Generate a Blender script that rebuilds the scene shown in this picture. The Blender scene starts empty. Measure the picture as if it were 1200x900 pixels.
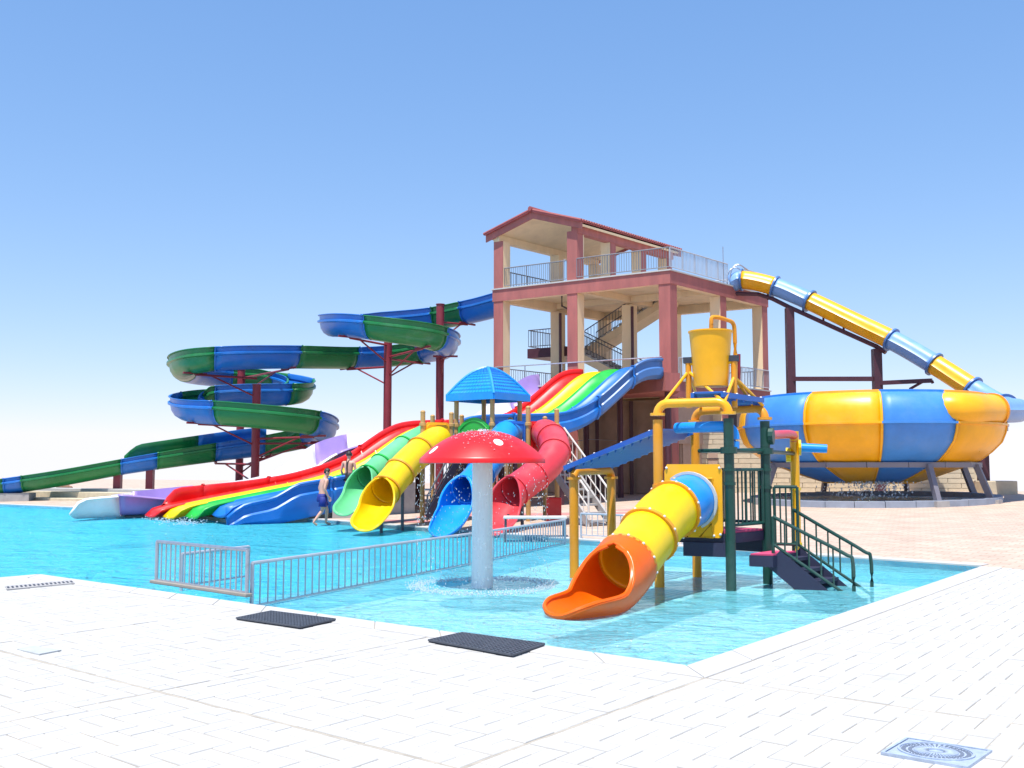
import bpy, bmesh, math, random
from mathutils import Vector, Matrix
random.seed(7)
scn = bpy.context.scene
COL = scn.collection

# ------------------------------------------------------------------ camera
F = 1200.0                      # focal length in pixels of a 1200 px wide frame
PITCH = math.atan(98 / F)
EYE = 1.65
cam_d = bpy.data.cameras.new('camera')
cam = bpy.data.objects.new('camera', cam_d)
COL.objects.link(cam)
cam.location = (0, 0, EYE)
cam.rotation_euler = (math.pi / 2 + PITCH, 0, 0)
cam_d.sensor_width = 36
cam_d.sensor_fit = 'HORIZONTAL'
cam_d.lens = 36 * F / 1200
cam_d.clip_start = 0.1
cam_d.clip_end = 20000
scn.camera = cam

# ------------------------------------------------------------------ light
SUN = Vector((-0.36, -0.93, 0)).normalized() * math.cos(math.radians(72))
SUN.z = math.sin(math.radians(72))
sl = bpy.data.lights.new('sun', 'SUN')
sl.energy = 4.2
sl.angle = math.radians(0.5)
sl.color = (1.0, 0.95, 0.88)
so = bpy.data.objects.new('sun', sl)
COL.objects.link(so)
so.location = (-20, -40, 60)
so.rotation_euler = SUN.to_track_quat('Z', 'Y').to_euler()
w = bpy.data.worlds.new('World')
scn.world = w
w.use_nodes = True
nt = w.node_tree
nt.nodes.clear()
sky = nt.nodes.new('ShaderNodeTexSky')
sky.sky_type = 'NISHITA'
sky.sun_disc = False
sky.sun_elevation = math.radians(72)
sky.sun_rotation = math.atan2(SUN.x, SUN.y)
sky.altitude = 0
sky.air_density = 1.0
sky.dust_density = 0.1
sky.ozone_density = 3.0
# below the horizon the pale horizon haze simply carries on
tcw = nt.nodes.new('ShaderNodeTexCoord'); sxyz = nt.nodes.new('ShaderNodeSeparateXYZ'); cxyz = nt.nodes.new('ShaderNodeCombineXYZ')
zmax = nt.nodes.new('ShaderNodeMath'); zmax.operation = 'MAXIMUM'; zmax.inputs[1].default_value = 0.03
nt.links.new(tcw.outputs['Generated'], sxyz.inputs[0])
nt.links.new(sxyz.outputs[0], cxyz.inputs[0]); nt.links.new(sxyz.outputs[1], cxyz.inputs[1])
nt.links.new(sxyz.outputs[2], zmax.inputs[0]); nt.links.new(zmax.outputs[0], cxyz.inputs[2])
nt.links.new(cxyz.outputs[0], sky.inputs[0])
tint = nt.nodes.new('ShaderNodeMix'); tint.data_type = 'RGBA'; tint.blend_type = 'MULTIPLY'; tint.inputs[0].default_value = 1
tint.inputs[7].default_value = (1.12, 1.6, 2.7, 1)
gam = nt.nodes.new('ShaderNodeVectorMath'); gam.operation = 'POWER'; gam.inputs[1].default_value = (0.9, 0.68, 0.5)
nt.links.new(sky.outputs[0], gam.inputs[0])
bg = nt.nodes.new('ShaderNodeBackground')
bg.inputs[1].default_value = 0.10
wo = nt.nodes.new('ShaderNodeOutputWorld')
nt.links.new(gam.outputs[0], tint.inputs[6])
nt.links.new(tint.outputs[2], bg.inputs[0])
nt.links.new(bg.outputs[0], wo.inputs[0])
scn.view_settings.view_transform = 'Standard'
scn.view_settings.look = 'None'
scn.view_settings.gamma = 1
scn.view_settings.exposure = 0.7
scn.cycles.max_bounces = 8
scn.cycles.transparent_max_bounces = 12
scn.cycles.use_denoising = True

# ------------------------------------------------------------------ helpers
CP, SP = math.cos(PITCH), math.sin(PITCH)
def ray(px, py):
    a, b = (px - 600) / F, (450 - py) / F
    return Vector((a, CP - b * SP, SP + b * CP))
def U(px, py, Y):               # the point on that line of sight at depth Y metres
    r = ray(px, py)
    r = r * (Y / r.y)
    r.z += EYE
    return r
def G(px, py, z=0.0):           # where that line of sight meets the level z
    r = ray(px, py)
    r = r * ((z - EYE) / r.z)
    r.z += EYE
    return r
def V(*a): return Vector(a)
WORG = {}
def tag(o, label=None, cat=None, group=None, kind=None):
    if label: o['label'] = label
    if cat: o['category'] = cat
    if group: o['group'] = group
    if kind: o['kind'] = kind
    return o
def thing(name, label, cat, loc=(0, 0, 0), group=None):
    o = bpy.data.objects.new(name, None)
    COL.objects.link(o)
    o.location = loc
    o.empty_display_size = 0.3
    WORG[o.name] = Vector(loc)
    return tag(o, label, cat, group)
def link(o, parent, org):
    COL.objects.link(o)
    if parent is not None:
        o.parent = parent
    WORG[o.name] = org
    return o
def copy_part(o, dloc, parent):
    c = o.copy()
    c.location = o.location + Vector(dloc)
    link(c, parent, WORG[o.name])
    return c

def catmull(pts, n=8):
    P = [Vector(p) for p in pts]
    P = [P[0] * 2 - P[1]] + P + [P[-1] * 2 - P[-2]]
    out = []
    for i in range(1, len(P) - 2):
        p0, p1, p2, p3 = P[i - 1], P[i], P[i + 1], P[i + 2]
        for k in range(n):
            t = k / n
            out.append(0.5 * ((2 * p1) + (p2 - p0) * t + (2 * p0 - 5 * p1 + 4 * p2 - p3) * t * t + (3 * p1 - p0 - 3 * p2 + p3) * t ** 3))
    out.append(P[-2].copy())
    return out
def resample(pts, step):
    d = [0.0]
    for a, b in zip(pts, pts[1:]):
        d.append(d[-1] + (b - a).length)
    n = max(2, int(round(d[-1] / step)) + 1)
    out, j = [], 0
    for k in range(n):
        s = d[-1] * k / (n - 1)
        while j < len(d) - 2 and d[j + 1] < s: j += 1
        t = (s - d[j]) / max(1e-9, d[j + 1] - d[j])
        out.append(pts[j].lerp(pts[j + 1], min(1, max(0, t))))
    return out
def frames(pts, up=Vector((0, 0, 1))):
    fr = []
    n = len(pts)
    for i in range(n):
        t = (pts[min(n - 1, i + 1)] - pts[max(0, i - 1)]).normalized()
        s = t.cross(up)
        if s.length < 1e-4:
            s = fr[-1][1] if fr else t.cross(Vector((0, 1, 0)))
        s = s.normalized()
        fr.append((t, s, s.cross(t).normalized()))      # tangent, right side, up
    return fr
def interp(tab, x):
    if x <= tab[0][0]: return tab[0][1]
    for (x0, y0), (x1, y1) in zip(tab, tab[1:]):
        if x <= x1:
            return y0 + (y1 - y0) * (x - x0) / (x1 - x0)
    return tab[-1][1]

class MB:
    def __init__(s): s.v, s.f = [], []
    def quad(s, pts):
        i = len(s.v); s.v += [Vector(p) for p in pts]; s.f.append(tuple(range(i, i + len(pts))))
        return s
    def hexa(s, b, t):           # bottom ring, top ring (4 each, counter-clockwise)
        i = len(s.v); s.v += [Vector(p) for p in list(b) + list(t)]
        n = len(b)
        s.f.append(tuple(i + n - 1 - k for k in range(n)))
        s.f.append(tuple(i + n + k for k in range(n)))
        for k in range(n):
            k2 = (k + 1) % n
            s.f.append((i + k, i + k2, i + n + k2, i + n + k))
        return s
    def box(s, c, size, ax=(1, 0), ay=None):
        c = Vector(c); ax = Vector((ax[0], ax[1], 0)).normalized()
        ay = Vector((-ax.y, ax.x, 0)) if ay is None else Vector((ay[0], ay[1], 0)).normalized()
        x, y, z = ax * size[0] / 2, ay * size[1] / 2, Vector((0, 0, size[2] / 2))
        b = [c - x - y - z, c + x - y - z, c + x + y - z, c - x + y - z]
        return s.hexa(b, [p + 2 * z for p in b])
    def prism(s, pts, z0, z1):
        return s.hexa([(p[0], p[1], z0) for p in pts], [(p[0], p[1], z1) for p in pts])
    def bar(s, p, q, w, h=None, up=Vector((0, 0, 1))):
        p, q = Vector(p), Vector(q); h = w if h is None else h
        t = (q - p).normalized(); a = t.cross(up)
        if a.length < 1e-4: a = t.cross(Vector((0, 1, 0)))
        a = a.normalized(); b = a.cross(t).normalized()
        a, b = a * w / 2, b * h / 2
        return s.hexa([p - a - b, p + a - b, p + a + b, p - a + b][::-1], [q - a - b, q + a - b, q + a + b, q - a + b][::-1])
    def grid(s, rows, closed=False):
        i = len(s.v); n = len(rows[0])
        for r in rows: s.v += [Vector(p) for p in r]
        for a in range(len(rows) - 1):
            for k in range(n if closed else n - 1):
                k2 = (k + 1) % n
                s.f.append((i + a * n + k, i + a * n + k2, i + (a + 1) * n + k2, i + (a + 1) * n + k))
        return s
    def tube(s, pts, r, seg=10, caps=True):
        pts = [Vector(p) for p in pts]
        fr = frames(pts)
        rr = r if isinstance(r, (list, tuple)) else [r] * len(pts)
        rows = []
        for p, (t, a, u), q in zip(pts, fr, rr):
            rows.append([p + (a * math.cos(2 * math.pi * k / seg) + u * math.sin(2 * math.pi * k / seg)) * q for k in range(seg)])
        i = len(s.v)
        s.grid(rows, True)
        if caps:
            s.f.append(tuple(i + k for k in range(seg))[::-1])
            j = i + (len(rows) - 1) * seg
            s.f.append(tuple(j + k for k in range(seg)))
        return s
    def lathe(s, prof, c, seg=24, a0=0.0, a1=2 * math.pi):
        c = Vector(c); full = abs(a1 - a0 - 2 * math.pi) < 1e-6
        n = seg if full else seg + 1
        rows = []
        for r, z in prof:
            rows.append([c + Vector((math.cos(a0 + (a1 - a0) * k / seg) * r, math.sin(a0 + (a1 - a0) * k / seg) * r, z)) for k in range(n)])
        return s.grid(rows, full)
    def ball(s, c, r, n=6, m=4, sz=1.0):
        c = Vector(c); rows = []
        for a in range(m + 1):
            th = math.pi * a / m
            q = max(0.02, math.sin(th)) * r
            rows.append([c + Vector((q * math.cos(2 * math.pi * k / n), q * math.sin(2 * math.pi * k / n), -math.cos(th) * r * sz)) for k in range(n)])
        return s.grid(rows, True)
    def build(s, name, mat, parent=None, smooth=False, solid=None, bevel=None, off=-1, angle=40, merge=False):
        org = WORG[parent.name] if parent is not None else Vector((0, 0, 0))
        me = bpy.data.meshes.new(name)
        me.from_pydata([tuple(v - org) for v in s.v], [], s.f)
        me.validate()
        bm = bmesh.new(); bm.from_mesh(me)
        if merge: bmesh.ops.remove_doubles(bm, verts=bm.verts, dist=1e-4)
        bmesh.ops.recalc_face_normals(bm, faces=bm.faces)
        bm.to_mesh(me); bm.free()
        if smooth:
            me.shade_smooth()
            me.set_sharp_from_angle(angle=math.radians(angle))
        me.materials.append(mat)
        o = bpy.data.objects.new(name, me)
        if solid:
            m = o.modifiers.new('solid', 'SOLIDIFY'); m.thickness = solid; m.offset = off
        if bevel:
            m = o.modifiers.new('bevel', 'BEVEL'); m.width = bevel; m.segments = 2; m.limit_method = 'ANGLE'
        return link(o, parent, org)
def one(mb, name, mat, label, cat, group=None, **k):      # a thing that is one mesh
    return tag(mb.build(name, mat, None, **k), label, cat, group)

# ------------------------------------------------------------------ materials
MATS = {}
def mat(name, col, rough=0.4, var=0.08, scale=3.0, bump=0.02, metal=0.0, spec=0.5, dirt=0.0, dirtcol=(0.25, 0.2, 0.15), rnd=0.0, dscale=0.6, coat=0.0, streak=1.0, glow=0.0):
    if name in MATS: return MATS[name]
    m = bpy.data.materials.new(name); m.use_nodes = True
    n, l = m.node_tree.nodes, m.node_tree.links
    b = n['Principled BSDF']
    b.inputs['Roughness'].default_value = rough
    b.inputs['Metallic'].default_value = metal
    b.inputs['Specular IOR Level'].default_value = spec
    if coat: b.inputs['Coat Weight'].default_value = coat
    tc = n.new('ShaderNodeTexCoord')
    mp = n.new('ShaderNodeMapping'); mp.inputs['Scale'].default_value = (1, 1, streak)
    l.new(tc.outputs['Object'], mp.inputs[0])
    no = n.new('ShaderNodeTexNoise'); no.inputs['Scale'].default_value = scale; no.inputs['Detail'].default_value = 6; no.inputs['Roughness'].default_value = 0.62
    l.new(mp.outputs[0], no.inputs['Vector'])
    r = n.new('ShaderNodeMapRange'); r.inputs[1].default_value = 0.3; r.inputs[2].default_value = 0.7
    r.inputs[3].default_value = 1 - var; r.inputs[4].default_value = 1 + var
    l.new(no.outputs[0], r.inputs[0])
    val = r.outputs[0]
    if rnd:
        g = n.new('ShaderNodeNewGeometry')
        r2 = n.new('ShaderNodeMapRange'); r2.inputs[3].default_value = 1 - rnd; r2.inputs[4].default_value = 1 + rnd
        l.new(g.outputs['Random Per Island'], r2.inputs[0])
        oi = n.new('ShaderNodeObjectInfo')
        r3 = n.new('ShaderNodeMapRange'); r3.inputs[3].default_value = 1 - rnd; r3.inputs[4].default_value = 1 + rnd
        l.new(oi.outputs['Random'], r3.inputs[0])
        q0 = n.new('ShaderNodeMath'); q0.operation = 'MULTIPLY'
        l.new(r3.outputs[0], q0.inputs[0]); l.new(r2.outputs[0], q0.inputs[1])
        q = n.new('ShaderNodeMath'); q.operation = 'MULTIPLY'
        l.new(val, q.inputs[0]); l.new(q0.outputs[0], q.inputs[1]); val = q.outputs[0]
    hv = n.new('ShaderNodeVectorMath'); hv.operation = 'SCALE'
    hv.inputs[0].default_value = col
    l.new(val, hv.inputs['Scale'])
    out = hv.outputs[0]
    if dirt:
        no2 = n.new('ShaderNodeTexNoise'); no2.inputs['Scale'].default_value = dscale; no2.inputs['Detail'].default_value = 8; no2.inputs['Roughness'].default_value = 0.7
        l.new(mp.outputs[0], no2.inputs['Vector'])
        rr = n.new('ShaderNodeMapRange'); rr.inputs[1].default_value = 0.5; rr.inputs[2].default_value = 0.78; rr.inputs[3].default_value = 0; rr.inputs[4].default_value = dirt
        l.new(no2.outputs[0], rr.inputs[0])
        mx = n.new('ShaderNodeMix'); mx.data_type = 'RGBA'
        l.new(rr.outputs[0], mx.inputs[0]); l.new(out, mx.inputs[6]); mx.inputs[7].default_value = (*dirtcol, 1)
        out = mx.outputs[2]
    l.new(out, b.inputs['Base Color'])
    rv = n.new('ShaderNodeMapRange'); rv.inputs[1].default_value = 0.3; rv.inputs[2].default_value = 0.7; rv.inputs[3].default_value = max(0.03, rough - 0.08); rv.inputs[4].default_value = min(1, rough + 0.1)
    l.new(no.outputs[0], rv.inputs[0]); l.new(rv.outputs[0], b.inputs['Roughness'])
    if bump:
        bp = n.new('ShaderNodeBump'); bp.inputs['Strength'].default_value = bump; bp.inputs['Distance'].default_value = 0.05
        l.new(no.outputs[0], bp.inputs['Height']); l.new(bp.outputs[0], b.inputs['Normal'])
    if glow:                                  # thin moulded plastic lets some daylight through
        t_ = n.new('ShaderNodeBsdfTranslucent'); l.new(out, t_.inputs[0])
        ms = n.new('ShaderNodeMixShader'); ms.inputs[0].default_value = glow
        l.new(b.outputs[0], ms.inputs[1]); l.new(t_.outputs[0], ms.inputs[2]); l.new(ms.outputs[0], n['Material Output'].inputs[0])
    MATS[name] = m
    return m
def plastic(name, col, rough=0.34, **k):
    a = dict(var=0.12, scale=1.1, bump=0.03, dirt=0.28, dirtcol=tuple(0.6 * c + 0.2 for c in col), dscale=0.8)
    a.update(k)
    return mat(name, col, rough, **a)

M = dict(
    tubeblue=plastic('sun faded tube blue', (0.17, 0.33, 0.64), rough=0.4, dirt=0.35),
    yellow=plastic('yellow gelcoat', (0.86, 0.4, 0.003)), lemon=plastic('lemon gelcoat', (0.92, 0.6, 0.003), glow=0.12, dirt=0.1), orange=plastic('orange plastic', (0.97, 0.15, 0.002), glow=0.16, dirt=0.06),
    amber=plastic('amber painted steel', (0.72, 0.29, 0.008), rough=0.42), blue=plastic('blue gelcoat', (0.01, 0.15, 0.52)), sky=plastic('sky blue plastic', (0.01, 0.27, 0.75)),
    bowlblue=plastic('bowl blue gelcoat', (0.05, 0.23, 0.62), rough=0.42), navy=plastic('faded blue gelcoat', (0.06, 0.17, 0.42)), royal=plastic('royal blue plastic', (0.006, 0.1, 0.42)),
    green=plastic('green gelcoat', (0.01, 0.19, 0.05)), lgreen=plastic('bright green gelcoat', (0.012, 0.4, 0.05)), mint=plastic('mint green plastic', (0.16, 0.6, 0.28), glow=0.15),
    red=plastic('red gelcoat', (0.68, 0.012, 0.012)), rose=plastic('faded red plastic', (0.66, 0.045, 0.06)), white=plastic('white gelcoat', (0.8, 0.8, 0.8)),
    purple=plastic('lilac gelcoat', (0.36, 0.25, 0.58)), dgreen=plastic('dark green painted steel', (0.005, 0.05, 0.036), rough=0.4), tan=mat('tan painted post', (0.5, 0.29, 0.1), 0.5, scale=6),
    maroon=mat('maroon painted steel', (0.24, 0.022, 0.035), 0.45, dirt=0.3, dirtcol=(0.3, 0.09, 0.08)), dmaroon=mat('dark maroon steel', (0.075, 0.022, 0.035), 0.5, dirt=0.25, dirtcol=(0.15, 0.08, 0.08)),
    redpaint=mat('pinkish red wall paint', (0.39, 0.125, 0.11), 0.75, var=0.18, scale=2.2, bump=0.1, dirt=0.7, dirtcol=(0.27, 0.1, 0.1), dscale=1.6, streak=0.22),
    cream=mat('cream wall paint', (0.8, 0.62, 0.4), 0.8, var=0.07, scale=1.5, bump=0.06, dirt=0.45, dirtcol=(0.5, 0.36, 0.22), dscale=1.2, streak=0.2),
    brown=mat('brown shuttered wall', (0.42, 0.3, 0.23), 0.8, var=0.12, scale=2, bump=0.1, dirt=0.4, dirtcol=(0.2, 0.13, 0.1)),
    dark=mat('dark interior', (0.06, 0.045, 0.05), 0.8), concrete=mat('grey concrete', (0.36, 0.35, 0.34), 0.85, var=0.12, scale=4, bump=0.15, dirt=0.4),
    steel=mat('galvanised steel', (0.42, 0.45, 0.5), 0.38, metal=0.75, var=0.12, scale=14, bump=0.04), railsteel=mat('dull grey rail', (0.45, 0.48, 0.53), 0.5, metal=0.3),
    darkrail=mat('dark painted rail', (0.085, 0.085, 0.1), 0.5), navysteel=mat('navy rubber coated deck', (0.02, 0.022, 0.055), 0.6), pink=mat('pink mat', (0.6, 0.06, 0.16), 0.7),
    whitepaint=mat('white painted metal', (0.58, 0.56, 0.52), 0.45), rubber=mat('dark rubber', (0.035, 0.042, 0.062), 0.75, var=0.2, scale=20, bump=0.1),
    block=mat('cream block', (0.58, 0.5, 0.36), 0.85, var=0.1, scale=5, bump=0.15, rnd=0.05, dirt=0.35, dirtcol=(0.42, 0.34, 0.24), dscale=2), rooftile=mat('red roof tile', (0.3, 0.07, 0.07), 0.7, var=0.15, rnd=0.1),
    skin=mat('skin', (0.62, 0.33, 0.24), 0.5, var=0.08, scale=8), hair=mat('dark hair', (0.025, 0.018, 0.015), 0.6), shorts=mat('blue shorts', (0.008, 0.02, 0.2), 0.7, var=0.15, scale=10), swim=mat('black swimsuit', (0.015, 0.015, 0.018), 0.6),
    joint=mat('sandy paving joint', (0.37, 0.335, 0.28), 0.9, var=0.2, scale=6, bump=0.1), paver=mat('white limestone paver', (0.485, 0.475, 0.45), 0.7, var=0.05, scale=3.5, bump=0.06, rnd=0.035, dirt=0.3, dirtcol=(0.36, 0.32, 0.27), dscale=1.3),
    coping=mat('white coping stone', (0.5, 0.49, 0.47), 0.65, var=0.05, scale=4, bump=0.05, dirt=0.3, dirtcol=(0.6, 0.56, 0.5), dscale=1.5), iron=mat('blue grey cast iron', (0.4, 0.47, 0.58), 0.5, metal=0.2, var=0.14, scale=20, bump=0.1),
    bolt=mat('bright bolt cap', (0.7, 0.7, 0.7), 0.35), mushwhite=mat('white painted pole', (0.78, 0.79, 0.8), 0.3, dirt=0.25, dirtcol=(0.6, 0.62, 0.64), dscale=2, streak=0.2), spot=mat('white spot', (0.85, 0.85, 0.83), 0.4),
)
# ================================================================== the setting
WL = -0.10                                  # water level
A, B, Q = G(805, 780), G(1149, 664), G(47, 673)
C1, C2, C3, C4 = G(680, 633), G(430, 613.5), G(330, 606), G(0, 591)
C5 = C4 + (C4 - C3).normalized() * 60
uu = (Q - A).normalized()                   # along the front edge, to the left
vv = (B - A).normalized()                   # along the right edge, away
R0 = Q - vv * 14
BX = B + (B - C1).normalized() * 60
back = [BX, B, C1, C2, C3, C4, C5]
def dist_back(x, y):
    best = 1e9
    for a, b in zip(back, back[1:]):
        ab = (b - a).xy; ap = Vector((x, y)) - a.xy
        t = max(0, min(1, ap.dot(ab) / ab.dot(ab)))
        best = min(best, (ap - ab * t).length)
    return best
def gz_d(d):
    return 0.024 * min(d, 26) if d < 30 else 0.624 - 0.05 * (d - 30)
def gz(x, y): return gz_d(dist_back(x, y))

# terrace behind the pool, then the land falling away behind it
offs = [0, 1.2, 3, 6, 10, 15, 20, 26, 30, 40, 60, 100, 200, 500, 1500, 5000]
fan = [V(0.72, 0.69), V(0.70, 0.71), V(0.66, 0.75), V(0.52, 0.85), V(0.46, 0.89), V(0.42, 0.91), V(0.3, 0.95)]
rows = []
for d in offs:
    row = []
    for p, n in zip(back, fan):
        q = p.xy + n.normalized() * d
        row.append((q.x, q.y, gz_d(d)))
    rows.append(row)
def paving(name, col, jcol, sx, sy, rot, mort):
    m = mat(name, col, 0.8, var=0.1, scale=1.2, bump=0.08)
    n, l = m.node_tree.nodes, m.node_tree.links
    b = n['Principled BSDF']
    src = b.inputs['Base Color'].links[0].from_socket
    tc = n.new('ShaderNodeTexCoord'); mp = n.new('ShaderNodeMapping'); mp.inputs['Rotation'].default_value = (0, 0, rot)
    l.new(tc.outputs['Object'], mp.inputs[0])
    br = n.new('ShaderNodeTexBrick'); br.inputs['Scale'].default_value = 1; br.inputs['Mortar Size'].default_value = mort
    br.inputs['Brick Width'].default_value = sx; br.inputs['Row Height'].default_value = sy; br.inputs['Bias'].default_value = 0.0
    br.inputs['Color1'].default_value = (1, 1, 1, 1); br.inputs['Color2'].default_value = (0.84, 0.82, 0.8, 1); br.inputs['Mortar'].default_value = (*jcol, 1)
    l.new(mp.outputs[0], br.inputs[0])
    mx = n.new('ShaderNodeMix'); mx.data_type = 'RGBA'; mx.blend_type = 'MULTIPLY'; mx.inputs[0].default_value = 1
    l.new(src, mx.inputs[6]); l.new(br.outputs[0], mx.inputs[7]); l.new(mx.outputs[2], b.inputs['Base Color'])
    return m
ang = math.atan2(uu.y, uu.x)
sandp = paving('sand coloured paving', (0.56, 0.43, 0.34), (0.62, 0.58, 0.54), 0.4, 0.2, -ang, 0.012)
mb = MB(); mb.grid(rows)
tag(mb.build('terrace', sandp), kind='structure')

# front deck: a bed, the coping along the water and the pavers
mb = MB()
far_r = BX + V(8, -20, 0)
deck_poly = [Q, A, B, BX, V(40, -45, 0), V(-25, -45, 0), R0]
mb.quad([(p.x, p.y, -0.0065) for p in deck_poly])
deck = tag(mb.build('deck', M['joint']), kind='structure')
CW = 0.34
def offs_line(p, q, d):                      # shift a segment to its deck side
    t = (q - p).normalized(); n = V(t.y, -t.x, 0)
    return p + n * d, q + n * d
def isect(p, q, r, s):
    d1, d2 = (q - p).xy, (s - r).xy
    den = d1.x * d2.y - d1.y * d2.x
    t = ((r - p).x * d2.y - (r - p).y * d2.x) / den
    return p + (q - p) * t
e1, e2 = offs_line(R0, Q, CW), offs_line(Q, A, CW)
Qi = isect(*e1, *e2)
e3 = offs_line(A, B, CW)
Ai = isect(*e2, *e3)
over = 0.03
def coping_run(p, q, pi, qi, n):
    for k in range(n):
        a0, a1 = k / n, (k + 1) / n - 0.0012
        w0, w1 = p.lerp(q, a0), p.lerp(q, a1); i0, i1 = pi.lerp(qi, a0), pi.lerp(qi, a1)
        h = 0.006 + random.uniform(-0.0015, 0.0015)
        MB().hexa([(x.x, x.y, -0.16) for x in (w0, w1, i1, i0)], [(x.x, x.y, h) for x in (w0, w1, i1, i0)]).build('coping_stone', M['coping'], deck, bevel=0.008)
coping_run(R0, Q, e1[0], Qi, 14)
coping_run(Q, A, Qi, Ai, 12)
coping_run(A, B, Ai, e3[1], 12)
def clip(poly, p, n):                        # keep the side n points to
    out = []
    for i in range(len(poly)):
        a, b = poly[i], poly[(i + 1) % len(poly)]
        da, db = (a - p).dot(n), (b - p).dot(n)
        if da >= 0: out.append(a)
        if da * db < 0: out.append(a.lerp(b, da / (da - db)))
    return out
# herringbone in panels of PN metres between wider joints; s runs along +uu (left), t along -vv (to the camera)
PL, PW, PN, JW = 0.32, 0.16, 3.04, 0.03
def W2(s, t): return Vector((Ai + uu * s - vv * t).xy)
def area(p): return abs(sum(a.x * b.y - b.x * a.y for a, b in zip(p, p[1:] + p[:1]))) / 2
inner_n = lambda p, q: Vector((q - p).xy.orthogonal()).normalized()
pav = []
def herring(s0, s1, t0, t1):
    res = []
    k0, k1 = int(s0 / PW) - 6, int(s1 / PW) + 6
    j0, j1 = int(t0 / PW) - 6, int(t1 / PW) + 6
    for i in range(k0, k1):
        for j in range(j0, j1):
            m = (i - j) % 4
            if m == 0: c = (i * PW, j * PW, PL, PW)
            elif m == 3: c = (i * PW, j * PW, PW, PL)
            else: continue
            a, b2, c2, d2 = max(c[0], s0), max(c[1], t0), min(c[0] + c[2], s1), min(c[1] + c[3], t1)
            if c2 - a > 0.03 and d2 - b2 > 0.03: res.append((a, b2, c2, d2))
    return res
lineA = (Vector(Qi.xy), Vector(Ai.xy)); 
def add_region(ns, ntt, clipper):
    for a in ns:
        for b in ntt:
            s0, s1, t0, t1 = a * PN + JW / 2, (a + 1) * PN - JW / 2, b * PN + JW / 2, (b + 1) * PN - JW / 2
            mid = W2((s0 + s1) / 2, (t0 + t1) / 2)
            if mid.y < 0.5 or mid.length > 27 or abs(mid.x) > mid.y * 0.62 + 9: continue
            for (p, q, r, s_) in herring(s0, s1, t0, t1):
                g, h = 0.0033, 0.0065
                poly = [W2(p + g, q + h), W2(r - g, q + h), W2(r - g, s_ - h), W2(p + g, s_ - h)]
                poly = clipper(poly)
                if poly and len(poly) > 2 and area(poly) > 0.004:
                    c = sum(poly, Vector((0, 0))) / len(poly)
                    if c.y > 2.5 and abs(c.x) < c.y * 0.56 + 6 and c.length < 24: pav.append((poly, c))
LQ = (Qi - Ai).length
def clip_front(poly):                        # the strip in front of the pool and to its left
    n = Vector((e1[1] - e1[0]).xy.orthogonal()).normalized()
    if (Vector((0, 5)) - Vector(Qi.xy)).dot(n) < 0: n = -n
    return clip(poly, Vector(Qi.xy), n)
add_region(range(0, 8), range(0, 7), clip_front)
add_region(range(-8, 0), range(-8, 6), lambda p: p)
vis = lambda c: c.y > 5.2 and abs(c.x) < c.y * 0.5 + 0.1
pav.sort(key=lambda e: e[1].length + (0 if vis(e[1]) else 100))
shared = 0
stuffm = MB()
def paver_mb(m, poly, h, tl):
    c = sum(poly, Vector((0, 0))) / len(poly)
    top = [(p.x, p.y, h + (p - c).dot(tl)) for p in poly]
    ins = [p + (c - p).normalized() * 0.006 for p in poly]
    i = len(m.v); n = len(poly)
    m.v += [Vector((p.x, p.y, -0.012)) for p in poly] + [Vector((p.x, p.y, h - 0.005)) for p in poly] + [Vector((p.x, p.y, h + (p - c).dot(tl))) for p in ins]
    for k in range(n):
        k2 = (k + 1) % n
        m.f.append((i + k, i + k2, i + n + k2, i + n + k)); m.f.append((i + n + k, i + n + k2, i + 2 * n + k2, i + 2 * n + k))
    m.f.append(tuple(i + 2 * n + k for k in range(n)))
for i, (poly, c) in enumerate(pav):
    h = random.uniform(-0.0025, 0.0025); tl = Vector((random.uniform(-1, 1), random.uniform(-1, 1))) * 0.006
    if i < 300:
        m = MB(); paver_mb(m, poly, h, tl); m.build('paver', M['paver'], deck)
    else:
        paver_mb(stuffm, poly, h, tl)
tag(stuffm.build('paver_field', M['paver'], deck), kind='stuff')

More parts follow.
